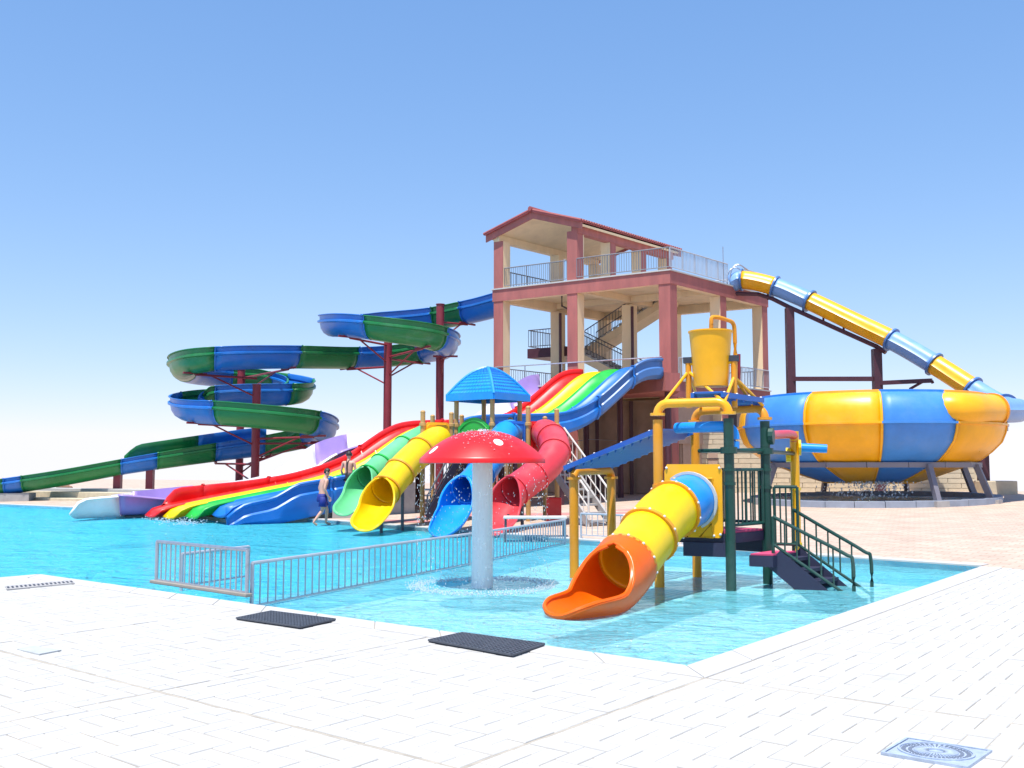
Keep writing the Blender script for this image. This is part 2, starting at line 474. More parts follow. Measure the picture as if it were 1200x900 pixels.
# pool: floor, walls, water
FENCE = [U(293, 700, 13.8), U(550, 661, 18.6), U(662, 636, 23.6)]
for p in FENCE: p.z = WL
def watermat(name, tint, body, fac, scale, bump):
    m = bpy.data.materials.new(name); m.use_nodes = True
    n, l = m.node_tree.nodes, m.node_tree.links
    b = n['Principled BSDF']; out = n['Material Output']
    tc = n.new('ShaderNodeTexCoord')
    mp = n.new('ShaderNodeMapping'); mp.inputs['Scale'].default_value = (1, 1.5, 1); mp.inputs['Rotation'].default_value = (0, 0, 0.5)
    l.new(tc.outputs['Object'], mp.inputs[0])
    hs = []
    for sc, wt, dist in ((scale * 0.3, 2.2, 1.0), (scale, 1.0, 1.5), (scale * 2.8, 0.42, 1.2), (scale * 7, 0.14, 0.8)):
        no = n.new('ShaderNodeTexNoise'); no.inputs['Scale'].default_value = sc; no.inputs['Detail'].default_value = 3; no.inputs['Distortion'].default_value = dist
        l.new(mp.outputs[0], no.inputs['Vector'])
        mu = n.new('ShaderNodeMath'); mu.operation = 'MULTIPLY'; mu.inputs[1].default_value = wt
        l.new(no.outputs[0], mu.inputs[0]); hs.append(mu)
    a1 = n.new('ShaderNodeMath'); l.new(hs[0].outputs[0], a1.inputs[0]); l.new(hs[1].outputs[0], a1.inputs[1])
    a0 = n.new('ShaderNodeMath'); l.new(a1.outputs[0], a0.inputs[0]); l.new(hs[2].outputs[0], a0.inputs[1])
    a2 = n.new('ShaderNodeMath'); l.new(a0.outputs[0], a2.inputs[0]); l.new(hs[3].outputs[0], a2.inputs[1])
    bp = n.new('ShaderNodeBump'); bp.inputs['Strength'].default_value = 1.0; bp.inputs['Distance'].default_value = bump
    l.new(a2.outputs[0], bp.inputs['Height']); l.new(bp.outputs[0], b.inputs['Normal'])
    n.remove(b)
    tr = n.new('ShaderNodeBsdfTransparent'); tr.inputs[0].default_value = (*tint, 1)
    df = n.new('ShaderNodeBsdfDiffuse'); df.inputs[0].default_value = (*body, 1); l.new(bp.outputs[0], df.inputs['Normal'])
    mx = n.new('ShaderNodeMixShader'); mx.inputs[0].default_value = fac
    l.new(tr.outputs[0], mx.inputs[1]); l.new(df.outputs[0], mx.inputs[2])
    gl = n.new('ShaderNodeBsdfGlossy'); gl.inputs['Roughness'].default_value = 0.07; l.new(bp.outputs[0], gl.inputs['Normal'])
    fz = n.new('ShaderNodeFresnel'); fz.inputs[0].default_value = 1.33; l.new(bp.outputs[0], fz.inputs['Normal'])
    m2 = n.new('ShaderNodeMixShader'); l.new(fz.outputs[0], m2.inputs[0]); l.new(mx.outputs[0], m2.inputs[1]); l.new(gl.outputs[0], m2.inputs[2])
    l.new(m2.outputs[0], out.inputs[0])
    return m
wm = watermat('pool water', (0.86, 0.98, 1.0), (0.1, 0.76, 0.95), 0.56, 1.5, 0.34)
def tiles(name, c1, c2, s):  # pale and dark mottling paints ripple light into the floor colour
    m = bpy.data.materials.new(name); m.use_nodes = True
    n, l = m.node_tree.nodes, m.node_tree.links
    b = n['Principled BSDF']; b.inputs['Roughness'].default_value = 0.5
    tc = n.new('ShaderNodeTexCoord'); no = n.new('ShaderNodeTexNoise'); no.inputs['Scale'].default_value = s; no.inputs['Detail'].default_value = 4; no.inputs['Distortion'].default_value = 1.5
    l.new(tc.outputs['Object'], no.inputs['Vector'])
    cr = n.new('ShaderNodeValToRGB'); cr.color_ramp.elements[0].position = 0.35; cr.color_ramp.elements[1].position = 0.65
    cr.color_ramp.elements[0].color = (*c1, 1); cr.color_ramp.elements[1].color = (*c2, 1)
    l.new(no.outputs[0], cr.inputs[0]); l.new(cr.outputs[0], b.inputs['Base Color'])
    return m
bigfloor = tiles('blue pool tiles with painted ripple light', (0.08, 0.54, 0.78), (0.2, 0.7, 0.88), 1.6)
kidfloor = tiles('pale blue pool tiles with painted ripple light', (0.62, 0.88, 0.93), (0.9, 0.96, 0.96), 1.6)
pool_poly = [R0, Q, A, B, C1, C2, C3, C4, C5, V(-80, 8, 0)]
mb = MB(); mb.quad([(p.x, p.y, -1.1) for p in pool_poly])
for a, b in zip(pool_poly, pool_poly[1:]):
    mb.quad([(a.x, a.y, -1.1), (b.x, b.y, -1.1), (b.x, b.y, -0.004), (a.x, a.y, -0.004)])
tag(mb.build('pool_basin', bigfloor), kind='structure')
kp = [FENCE[0] + V(-0.3, -0.6, 0), A + V(-0.004, 0.006, 0), B + V(-0.006, 0, 0), C1 + V(0.3, -0.4, 0), FENCE[2], FENCE[1]]
foot = Q.lerp(A, ((FENCE[0] - Q).length) / (A - Q).length); kp[0] = foot + V(0.004, 0.01, 0)
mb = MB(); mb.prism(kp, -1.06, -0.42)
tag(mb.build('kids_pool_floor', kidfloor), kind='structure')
mb = MB(); mb.quad([(p.x, p.y, WL) for p in (R0, Q, foot, FENCE[0], FENCE[1], FENCE[2], C1, C2, C3, C4, C5, V(-80, 8, 0))])
tag(mb.build('water', wm), kind='structure')
wk = watermat('shallow pool water', (0.9, 0.985, 1.0), (0.22, 0.78, 0.9), 0.48, 1.7, 0.3)
mb = MB(); mb.quad([(p.x, p.y, WL) for p in (foot, A, B, C1, FENCE[2], FENCE[1], FENCE[0])])
tag(mb.build('shallow_water', wk), kind='structure')
# white lip of the terrace along the water
mb = MB()
bl = back
inn = [p + V(n.x, n.y, 0).normalized() * 0.38 for p, n in zip(bl, fan)]
for k in range(len(bl) - 1):
    a, b, c, d = bl[k], bl[k + 1], inn[k + 1], inn[k]
    if k == 0: continue
    mb.hexa([(x.x, x.y, -0.2) for x in (a, b, c, d)], [(x.x, x.y, 0.022) for x in (a, b, c, d)])
tag(mb.build('terrace_edge', M['coping']), kind='structure')
# pink bands in the paving behind the pools
def ground_strip(m, pa, pb, w0, w1, n=8):
    pa, pb = Vector(pa), Vector(pb); t = (pb - pa).normalized(); o = Vector((t.y, -t.x))
    for k in range(n):
        qs = []
        for a, s in ((k / n, -1), ((k + 1) / n, -1), ((k + 1) / n, 1), (k / n, 1)):
            p = pa.lerp(pb, a) + o * s * (w0 + (w1 - w0) * a)
            qs.append((p.x, p.y, gz(p.x, p.y) + 0.008))
        m.quad(qs)
mb = MB()
pinkp = paving('pink paving', (0.6, 0.24, 0.22), (0.9, 0.85, 0.8), 0.4, 0.2, -ang, 0.012)
ground_strip(mb, (-3.0, 33.5), (4.6, 33.2), 1.0, 0.3)
ground_strip(mb, (0.5, 36.4), (6.5, 33.6), 0.8, 0.4)
ground_strip(mb, (-5.2, 32.2), (-1.5, 30.4), 0.5, 0.5)
tag(mb.build('paving_band', pinkp), kind='structure')
# ================================================================== the slide tower
P0 = V(6.86, 44.0, 0)
DA, DB = V(-0.84, 0.54, 0), V(0.66, 0.75, 0)
LA, LB = 9.2, 8.9
Z0, S1, S2 = 0.25, 5.46, 10.25
def T(a, b, z): return P0 + DA * a + DB * b + V(0, 0, z)
def tbox(m, a0, a1, b0, b1, z0, z1):
    return m.hexa([T(a0, b0, z0), T(a0, b1, z0), T(a1, b1, z0), T(a1, b0, z0)], [T(a0, b0, z1), T(a0, b1, z1), T(a1, b1, z1), T(a1, b0, z1)])
tower = thing('slide_tower', 'tall open concrete slide tower with pinkish red columns and a small tiled roof', 'tower', T(0, 0, 0.4))
CWD = 0.52
acol, bcol = [0, 4.6, LA - CWD], [0, 4.3, LB - CWD]
for ia, a in enumerate(acol):
    for ib, b in enumerate(bcol):
        m = MB(); tbox(m, a, a + CWD, b, b + CWD, Z0, S2 - 0.62)
        col = m.build('column', M['cream'], tower, bevel=0.02)
        if ib == 0:
            m = MB(); tbox(m, a - 0.003, a + CWD + 0.003, b - 0.02, b + 0.004, Z0, S2 - 0.62); m.build('painted_face', M['redpaint'], col)
        if ia == 0:
            m = MB(); tbox(m, a - 0.02, a + 0.004, b - (0.021 if ib == 0 else 0.003), b + CWD + 0.003, Z0, S2 - 0.621); m.build('painted_face', M['redpaint'], col)
# floors: slab, deep edge beam painted red outside, cream inside, thin white slab edge
for s, bh in ((S1, 0.75), (S2, 0.62)):
    m = MB(); tbox(m, 0.3, LA - 0.3, 0.3, LB - 0.3, s - 0.2, s - 0.06); slab = m.build('floor_slab', M['cream'], tower)
    m = MB(); tbox(m, -0.1, LA + 0.1, -0.1, LB + 0.1, s - 0.06, s); m.build('slab_edge', M['coping'], slab)
    for (x0, x1, y0, y1, red) in ((-0.04, LA + 0.04, -0.04, 0.3, 'b'), (-0.04, 0.3, 0.3, LB + 0.04, 'a'), (LA - 0.3, LA + 0.04, 0.3, LB + 0.04, 'A'), (0.3, LA - 0.3, LB - 0.3, LB + 0.04, 'B')):
        m = MB(); tbox(m, x0, x1, y0, y1, s - bh, s - 0.061); bm_ = m.build('edge_beam', M['cream'], tower)
        m = MB()
        if red == 'b': tbox(m, x0 - 0.012, x1 + 0.012, y0 - 0.012, y0 + 0.004, s - bh - 0.004, s - 0.062)
        if red == 'a': tbox(m, x0 - 0.012, x0 + 0.004, -0.0525, y1 + 0.012, s - bh - 0.004, s - 0.062)
        if red == 'A': tbox(m, x1 - 0.004, x1 + 0.012, y0, y1 + 0.012, s - bh - 0.004, s - 0.062)
        if red == 'B': tbox(m, x0, x1, y1 - 0.004, y1 + 0.012, s - bh - 0.004, s - 0.062)
        m.build('painted_face', M['redpaint'], bm_)
    for a in (4.6,):
        m = MB(); tbox(m, a + 0.06, a + 0.46, 0.304, LB - 0.304, s - bh + 0.1, s - 0.202); m.build('cross_beam', M['cream'], tower)
    m = MB(); tbox(m, 0.304, 4.65, 4.36, 4.76, s - bh + 0.13, s - 0.203); m.build('cross_beam', M['cream'], tower)
    m = MB(); tbox(m, 5.07, LA - 0.304, 4.36, 4.76, s - bh + 0.13, s - 0.203); m.build('cross_beam', M['cream'], tower)
RB = LB - 0.8
# roofed room on the top floor, over the left bay
RA0, RA1 = 4.6, LA
RZ = S2 + 2.3
for a in (RA0, RA1 - CWD):
    for b in (0, 2.6, 5.2, RB - CWD) if a == RA0 else (0, 4.3, RB - CWD):
        m = MB(); tbox(m, a, a + CWD, b, b + (CWD if b in (0,) else 0.4), S2 + 0.002, RZ + (0.0)); col = m.build('roof_column', M['cream'], tower)
        if b == 0:
            m = MB(); tbox(m, a - 0.003, a + CWD + 0.003, -0.02, 0.004, S2 + 0.004, RZ); m.build('painted_face', M['redpaint'], col)
        if a == RA0:
            m = MB(); tbox(m, a - 0.02, a + 0.004, b - (0.021 if b == 0 else 0.003), b + 0.43, S2 + 0.004, RZ - 0.001); m.build('painted_face', M['redpaint'], col)
AM = (RA0 + RA1) / 2; RH = 0.72
def roof_sec(b, lift, ov): # cross section points from the near eave over the ridge to the far eave
    k = RH / (AM - RA0)
    return [T(RA0 - ov, b, RZ + 0.36 - ov * k + lift), T(AM, b, RZ + 0.36 + RH + lift), T(RA1 + ov, b, RZ + 0.36 - ov * k + lift)]
m = MB(); m.grid([roof_sec(b, 0.0, 0.3) for b in (-0.12, RB + 0.15)]); m.build('roof', M['cream'], tower, solid=0.1)
rl = m = MB(); m.grid([roof_sec(b, 0.12, 0.34) for b in (-0.3, RB + 0.25)]); roofo = m.build('roof_covering', M['rooftile'], tower, solid=0.05)
m = MB()
for k in range(44):                           # barrel tiles running down both slopes
    b = -0.25 + (RB + 0.45) * k / 43
    s = roof_sec(b, 0.16, 0.4)
    m.tube([s[0], s[1]], 0.075, 6); m.tube([s[1], s[2]], 0.075, 6)
tag(m.build('roof_tile', M['rooftile'], roofo), kind='stuff')
m = MB(); m.tube([T(AM, -0.35, RZ + 0.36 + RH + 0.2), T(AM, RB + 0.3, RZ + 0.36 + RH + 0.2)], 0.12, 8); m.build('ridge_cap', M['rooftile'], roofo)
for b in (-0.16, RB + 0.14):                 # gable fascias
    s0, s1 = roof_sec(b, 0.1, 0.36), roof_sec(b, -0.24, 0.36)
    for k in (0, 1):
        m = MB(); o_ = DB * 0.06
        m.hexa([s1[k], s1[k + 1], s1[k + 1] + o_, s1[k] + o_], [s0[k], s0[k + 1], s0[k + 1] + o_, s0[k] + o_]); m.build('fascia', M['redpaint'], tower)
m = MB(); tbox(m, RA0 - 0.06, RA0 + 0.3, 0.0, RB, RZ - 0.12, RZ + 0.34); bm_ = m.build('eave_beam', M['redpaint'], tower)
m = MB(); tbox(m, RA1 - 0.3, RA1 + 0.03, 0.0, RB, RZ, RZ + 0.33); m.build('eave_beam', M['cream'], tower)
# railings
M['midrail'] = mat('mid grey railing', (0.2, 0.21, 0.24), 0.5, metal=0.2)
def railing(parent, p, q, h, mat_, n, r=0.014, low=0.12, rr=0.028, name='railing', posts=0):
    m = MB(); up = V(0, 0, 1)
    m.tube([p + up * h, q + up * h], rr, 6); m.tube([p + up * low, q + up * low], rr * 0.8, 6)
    rail = m.build(name, mat_, parent)
    m = MB()
    for k in range(n + 1):
        x = p.lerp(q, k / n)
        m.tube([x + up * low, x + up * (h - 0.01)], r if not (posts and k % posts == 0) else r * 2.2, 4, caps=False)
    tag(m.build('baluster', mat_, rail), kind='stuff')
    return rail
railing(tower, T(RA0, -0.02, S2), T(0.02, -0.02, S2), 0.98, M['midrail'], 38, r=0.011, posts=13)
railing(tower, T(LA - CWD, 0.1, S2), T(RA0 + CWD, 0.1, S2), 0.98, M['midrail'], 34, r=0.011, posts=12)
railing(tower, T(-0.02, 0, S2), T(-0.02, 5.0, S2), 0.98, M['railsteel'], 44, posts=9)
railing(tower, T(-0.02, 6.6, S2), T(-0.02, LB, S2), 0.98, M['railsteel'], 16, posts=9)
railing(tower, T(0, LB, S2), T(RA0, LB, S2), 0.98, M['railsteel'], 40, posts=9)
railing(tower, T(LA, 0.6, S2), T(LA, LB, S2), 0.98, M['darkrail'], 40, posts=9)
railing(tower, T(-0.02, 0.6, S1), T(-0.02, LB, S1), 0.98, M['railsteel'], 60, posts=10)
railing(tower, T(0, LB, S1), T(LA, LB, S1), 0.98, M['railsteel'], 60, posts=10)
railing(tower, T(LA, 0.6, S1), T(LA, LB, S1), 0.98, M['railsteel'], 50, posts=10)
m = MB()
m.tube([T(LA - 0.1, -0.05, S1 + 0.98), T(0.4, -0.05, S1 + 0.98)], 0.03, 6)
for a in (LA - 0.2, 7.4, 5.4, 0.5): m.tube([T(a, -0.05, S1), T(a, -0.05, S1 + 0.98)], 0.025, 6)
m.build('top_rail', M['steel'], tower)
# stairs: two flights with a landing that sticks out to the left
ZL = S1 + (S2 - S1) / 2
def flight(a0, z0, a1, z1, b0, b1, n):
    m = MB()
    st = [T(a0, b0, z0 - 0.42), T(a1, b0, z1 - 0.42), T(a1, b0, z1), T(a0, b0, z0)]
    o_ = DB * (b1 - b0)
    m.hexa([x for x in st], [x + o_ for x in st])
    f_ = m.build('stair_flight', M['cream'], tower)
    m = MB()
    for k in range(n):
        t0 = k / n; a = a0 + (a1 - a0) * t0; z = z0 + (z1 - z0) * (k + 1) / n
        a2 = a0 + (a1 - a0) * (k + 1) / n
        tbox(m, min(a, a2) + 0.002, max(a, a2), b0 + 0.02, b1 - 0.02, z - 0.24, z)
    m.build('stair_step', M['concrete'], f_)
    railing(tower, T(a0, b0 + 0.06, z0), T(a1, b0 + 0.06, z1), 0.98, M['darkrail'], 26)
    railing(tower, T(a0, b1 - 0.06, z0), T(a1, b1 - 0.06, z1), 0.98, M['darkrail'], 26)
flight(3.9, S1, 8.6, ZL, 4.9, 6.0, 14)
flight(8.6, ZL, 3.9, S2, 6.3, 7.4, 14)
m = MB(); tbox(m, 8.6, 10.9, 4.7, 7.5, ZL - 0.5, ZL); lnd = m.build('stair_landing', M['dmaroon'], tower)
railing(tower, T(8.9, 4.74, ZL), T(10.86, 4.74, ZL), 0.98, M['darkrail'], 11)
railing(tower, T(10.86, 4.74, ZL), T(10.86, 7.46, ZL), 0.98, M['darkrail'], 14)
# pipes on the columns
for a, b in ((LA - CWD - 0.14, 4.2), (4.6 - 0.12, 4.2)):
    m = MB(); m.tube([T(a, b, S1 + 0.01), T(a, b, S2 - 0.75)], 0.075, 8); m.build('drain_pipe', M['dmaroon'], tower)
m = MB(); m.tube([T(7.0, 2.2, S2 - 0.2), T(7.0, 2.2, S2 - 0.75), T(6.6, 2.2, S2 - 0.95)], 0.05, 6); m.build('hanging_bracket', M['dark'], tower)
m = MB(); m.tube([T(-0.02, 4.6, S2), T(-0.02, 4.6, S2 + 1.75)], 0.02, 5); m.build('antenna', M['steel'], tower)
# enclosed ground floor, set back under the first slab
GZ = 0.2
def panelwall(p, q, z0, z1, n, name, mat_, th=0.12):
    m = MB(); m.bar(p + V(0, 0, (z0 + z1) / 2), q + V(0, 0, (z0 + z1) / 2), th, z1 - z0)
    w_ = m.build(name, mat_, tower)
    return w_
gw = panelwall(T(0.5, 1.6, 0), T(8.7, 1.6, 0), GZ, S1 - 0.76, 1, 'wall', M['brown'])
gw2 = panelwall(T(0.5, 1.661, 0), T(0.5, 8.4, 0), GZ, S1 - 0.76, 1, 'wall', M['brown'])
gw3 = panelwall(T(8.7, 1.661, 0), T(8.7, 8.4, 0), GZ, S1 - 0.76, 1, 'wall', M['brown'])
for k, (a0, a1, z0, z1) in enumerate(((0.9, 2.6, 0.5, 2.7), (2.9, 4.4, 0.5, 2.7), (5.3, 6.3, 0.4, 2.6), (6.8, 8.3, 0.5, 2.7), (0.9, 2.6, 3.0, 4.4), (2.9, 4.4, 3.0, 4.4), (5.3, 8.3, 3.0, 4.4))):
    m = MB(); tbox(m, a0, a1, 1.47, 1.52, z0, z1); f_ = m.build('wall_panel', M['dark'] if k in (2, 6) else M['brown'], gw)
for b0, b1 in ((0.9, 3.9), (5.2, 6.4)):
    m = MB(); tbox(m, 0.38, 0.43, b0, b1, 2.7, 4.5); m.build('wall_panel', M['brown'] if b0 < 2 else M['dark'], gw2)
for a in (2.75, 4.5):
    m = MB(); m.bar(T(a, 1.3, GZ), T(a, 1.3, S1 - 0.8), 0.16); m.build('steel_post', M['dmaroon'], tower)
m = MB(); m.tube([T(0.7, -0.3, 2.75), T(3.6, -0.6, 2.9), T(7, -0.4, 2.6)], 0.015, 5); m.build('cable', M['steel'], tower)
# launch platform of the rainbow slide, in front of the facade
m = MB(); m.prism([T(-0.05, -0.03, 0), V(6.75, 41.0, 0), V(6.1, 40.6, 0), V(3.0, 45.6, 0), T(5.2, -0.03, 0)], S1 - 0.75, S1 - 0.02)
m.build('launch_platform', M['redpaint'], tower)
for x, y in ((6.3, 41.3), (3.3, 45.6), (4.6, 43.6)):
    m = MB(); m.tube([V(x, y, gz(x, y) - 0.3), V(x, y, S1 - 0.75)], 0.13, 8); m.build('platform_post', M['dmaroon'], tower)
# ================================================================== rainbow slide
N0 = V(6.0, 40.7, 0)
ST, SN = V(-0.85, -0.53, 0), V(0.53, -0.85, 0)
SN = SN.normalized(); ST = ST.normalized()
def S(L, w, z): return N0 + ST * L - SN * w + V(0, 0, z)
WTOP = [(0, 6.02), (0.7, 6.0), (1.3, 5.78), (1.9, 5.3), (2.8, 4.6), (3.4, 4.2), (4.2, 3.85), (5, 3.68), (8, 3.55), (8.7, 3.5), (9.3, 3.32), (10.2, 2.78), (11, 2.2), (12, 1.8), (13.4, 1.42), (15, 1.18), (17, 1.0), (18.5, 0.86), (21, 0.62)]
def smooth_tab(tab, x, r=0.45): return sum(interp(tab, x + d * r) for d in (-1, -0.5, 0, 0.5, 1)) / 5
def wtop(L): return smooth_tab(WTOP, L)
def floorz(L): # running surface of the lanes
    return max(0.03, wtop(L) - 0.56) if L < 14 else max(0.02, wtop(14) - 0.56 - 0.18 * (L - 14))
rain = thing('rainbow_slide', 'wide two hump slide with red, yellow, green and blue lanes running into the pool', 'water slide', S(9, 2.7, 0))
steps = lambda a, b, d=0.25: [a + (b - a) * k / max(1, int(round((b - a) / d))) for k in range(int(round((b - a) / d)) + 1)]
lane_defs = [('blue', 0.12, 17.4), ('lgreen', 1.43, 17.9), ('lemon', 2.74, 18.3), ('red', 4.05, 18.6)]
LWD = 1.31
for cname, w0, Lend in lane_defs:
    m = MB(); rows = []
    for L in steps(0.0, Lend):
        tip = max(0, (L - (Lend - 0.8)) / 0.8)
        row = []
        for k in range(15):
            t = -1 + 2 * k / 14
            h = 0.36 * abs(t) ** 2.6
            if abs(t) > 0.999: h -= 0.03
            h *= math.sqrt(max(0, 1 - tip ** 2)) * 0.97 + 0.03
            row.append(S(L, w0 + LWD * (t + 1) / 2, floorz(L) + h))
        rows.append(row)
    m.grid(rows)
    ln_ = m.build('lane', M[cname], rain, smooth=True, solid=0.06, angle=60)
    for L in (3.4, 7.0, 10.6, 14.0):
        m = MB()
        m.grid([[S(L + d, w0 + LWD * (k / 14), floorz(L + d) + 0.36 * abs(-1 + 2 * k / 14) ** 2.6 + (0.004 if d else 0.002)) for k in range(15)] for d in (-0.02, 0, 0.02)])
        m.build('lane_joint', M[cname], ln_)
def sidewall(name, mat_, w, side, L0, L1, jl, zb=None, hh=0.0):
    # outer wall: rolled lip on top, slightly bulging face, foot
    segs = [L0] + jl + [L1]
    for a, b in zip(segs, segs[1:]):
        rows = []
        for L in steps(a, b - 0.004):
            zt = wtop(L) + hh
            bot = floorz(L) - ((0.28 + 0.3 * min(1, max(0, (L - 10) / 3.5))) if side > 0 else 0.2)
            if side > 0 and L > 14.9:         # the high wall drops to a low rim along the run-out
                f = min(1, (L - 14.9) / 1.1); f = f * f * (3 - 2 * f)
                zt = zt * (1 - f) + (floorz(L) + 0.3) * f; bot = max(-0.14, min(bot, zt - 0.3))
            if b == L1 and L > L1 - 0.7: zt = bot + 0.3 + (zt - bot - 0.3) * (1 - ((L - (L1 - 0.7)) / 0.7) ** 2)
            prof = [(-0.01, floorz(L) + 0.28), (0.0, zt - 0.1), (0.015, zt - 0.03), (0.06, zt), (0.16, zt), (0.2, zt - 0.04), (0.19, zt - 0.11), (0.13, zt - 0.14), (0.14, zt - 0.36), (0.2, zt - 0.42), (0.2, (zt - 0.46) * 0.4 + bot * 0.6), (0.06, bot), (-0.4, bot)]
            if zt - 0.46 < bot: prof = [(o, max(z, bot)) for o, z in prof]
            rows.append([S(L, w - side * o, z) for o, z in prof])
        m = MB(); m.grid(rows)
        sg = m.build(name, M['navy'] if (side > 0 and b <= 3.2) else mat_, rain, smooth=True, solid=0.03, angle=35)
        if a != L0:                           # bolted flange between two lengths
            m = MB()
            zt, bot = wtop(a) + hh, floorz(a) - 0.28
            pr = [(0.0, zt + 0.03), (0.1, zt + 0.05), (0.24, zt + 0.02), (0.27, zt - 0.05), (0.21, zt - 0.14), (0.2, zt - 0.34), (0.27, zt - 0.42), (0.26, (zt - 0.46) * 0.4 + bot * 0.6), (0.08, bot - 0.03)]
            m.grid([[S(a + d, w - side * o, z) for o, z in pr] for d in (-0.035, 0.035)]); m.build('flange', mat_, sg, solid=0.02)
sidewall('near_wall', M['blue'], 0.12, 1, 0.0, 17.35, [1.5, 3.2, 7.0, 10.6, 14.0])
sidewall('far_wall', M['red'], 5.36, -1, 0.0, 18.1, [3.4, 7.0, 10.6, 14.2, 16.6])
# near skirt wall under the run-out and a lower rounded end wall of the blue lane
m = MB()
m.hexa([S(10.8, 0.3, -0.1), S(17.0, 0.3, -0.1), S(17.0, 5.1, -0.1), S(10.8, 5.1, -0.1)], [S(10.8, 0.3, 1.15), S(17.0, 0.3, 0.02), S(17.0, 5.1, 0.02), S(10.8, 5.1, 1.15)])
m.build('support_wall', M['concrete'], rain)
for L in (4.6, 6.6, 8.4):
    for w in (0.5, 4.8):
        p = S(L, w, 0)
        m = MB(); m.tube([V(p.x, p.y, gz(p.x, p.y) - 0.3), V(p.x, p.y, floorz(L) - 0.28)], 0.13, 10); m.build('support_post', M['dmaroon'], rain)
    m = MB(); m.bar(S(L, 0.2, floorz(L) - 0.33), S(L, 5.1, floorz(L) - 0.33), 0.14, 0.2); m.build('cross_beam', M['dmaroon'], rain)

# ------------------------------------------------------------------ white and purple slide behind it
wslide = thing('family_slide', 'broad white and purple open slide running behind the rainbow slide', 'water slide', S(10, 7.3, 0))
def wpos(L, w):
    # the run-out curls gently towards the pool
    k = max(0.0, L - 15.5); c = 7.3 - 0.06 * k * k; s_ = 0.12 * k
    cs = 1 / math.sqrt(1 + s_ * s_)
    return N0 + ST * (L + (w - 7.3) * -s_ * cs) - SN * (c + (w - 7.3) * cs)
seg_l = [(0.3, 2.0, 'purple'), (2.0, 4.4, 'white'), (4.4, 6.0, 'purple'), (6.0, 9.9, 'white'), (9.9, 11.3, 'purple'), (11.3, 16.3, 'white'), (16.3, 19.0, 'purple'), (19.0, 20.4, 'white')]
WTW = [(0, 6.02), (0.7, 6.0), (1.3, 5.78), (1.9, 5.3), (2.8, 4.6), (3.4, 4.2), (4.2, 3.7), (5, 3.36), (6, 3.18), (9.6, 3.1), (10.4, 2.95), (11.4, 2.62), (12, 2.2), (13, 1.45), (14, 1.2), (16, 0.95), (18.5, 0.78), (21, 0.62)]
def wtp(L): return smooth_tab(WTW, L)
def wfloor(L): return max(0.0, wtp(L) - 1.05)
for a, b, cn in seg_l:
    rows = []
    for L in steps(a, b):
        zt = wtp(L); zf = wfloor(L); hgt = zt - zf
        flare = 1 + (0.28 * max(0, (L - 18.8) / 1.8) if b > 20 else 0)
        row = []
        for k in range(17):
            t = -1 + 2 * k / 16
            row.append(wpos(L, 7.3 + 1.15 * math.copysign(abs(t) ** 0.6, t) * flare) + V(0, 0, zf + hgt * ((0.62 + 0.33 * min(1, max(0, (L - 17.5) / 1.5))) if t < 0 else 1) * (abs(t) ** 4.5) * (1 if b < 20 else max(0.1, math.sqrt(max(0, 1 - max(0, (L - 19.85) / 0.57) ** 2))))))
        rows.append([row[0] + SN * 0.14 * 1 + V(0, 0, -0.04)] + row + [row[-1] - SN * 0.14 + V(0, 0, -0.04)])
    m = MB(); m.grid(rows)
    m.build('slide_segment', M[cn], wslide, smooth=True, solid=0.05, angle=60)
for L in (3.0, 7.5, 11.5):
    for w in (6.5, 8.1):
        p = S(L, w, 0)
        m = MB(); m.tube([V(p.x, p.y, gz(p.x, p.y) - 0.3), V(p.x, p.y, wfloor(L) + 0.1)], 0.12, 8); m.build('support_post', M['dmaroon'], wslide)
m = MB(); m.hexa([S(14, 6.5, -0.2), S(19, 6.5, -0.2), S(19, 8.1, -0.2), S(14, 8.1, -0.2)], [S(14, 6.5, 0.1), S(19, 6.5, -0.04), S(19, 8.1, -0.04), S(14, 8.1, 0.1)])
m.build('support_wall', M['concrete'], wslide)

# ------------------------------------------------------------------ blue and green spiral slide
spi = thing('spiral_slide', 'tall winding blue and green open flume on maroon columns', 'water slide', V(-12, 51, 0.5))
SPP = [(590, 357, 50.6), (555, 366, 51.6), (505, 375, 53.2), (440, 380, 54), (404, 381, 52.6), (390, 382, 50.0), (412, 382, 47.4), (450, 387, 46.5), (495, 394, 46.8), (519, 402, 48.6), (519, 409, 51.2), (492, 414, 53), (450, 418.5, 53), (405, 420, 51.8), (340, 419, 49.2), (275, 420, 47.4), (232, 424, 47.2), (214, 431, 49.6), (226, 438, 53), (262, 442, 55.2), (315, 446, 55.6), (348, 453, 54.2), (351, 460, 52.2), (330, 463, 51), (280, 464, 50.8), (238, 468, 50.6), (216, 476, 49.2), (228, 482, 47.2), (270, 485, 46.2), (330, 491, 46.2), (366, 497, 47.4), (379, 506, 50.2), (358, 513, 52.8), (318, 521, 53), (260, 529, 52.2), (200, 538, 51.4), (150, 546, 50.8), (67, 561, 50), (0, 571, 49.6), (-80, 580, 49)]
sp_pts = resample(catmull([U(*p) for p in SPP], 12), 0.28)
spfr = frames(sp_pts)
NS = len(sp_pts)
sp_d = [0]
for a, b in zip(sp_pts, sp_pts[1:]): sp_d.append(sp_d[-1] + (b - a).length)
def sp_near(px, py, Y):
    q = U(px, py, Y); return min(range(NS), key=lambda i: (sp_pts[i] - q).length)
i_out0, i_out1 = sp_near(325, 520, 52.9), sp_near(150, 546, 50.8)
HW = 0.62
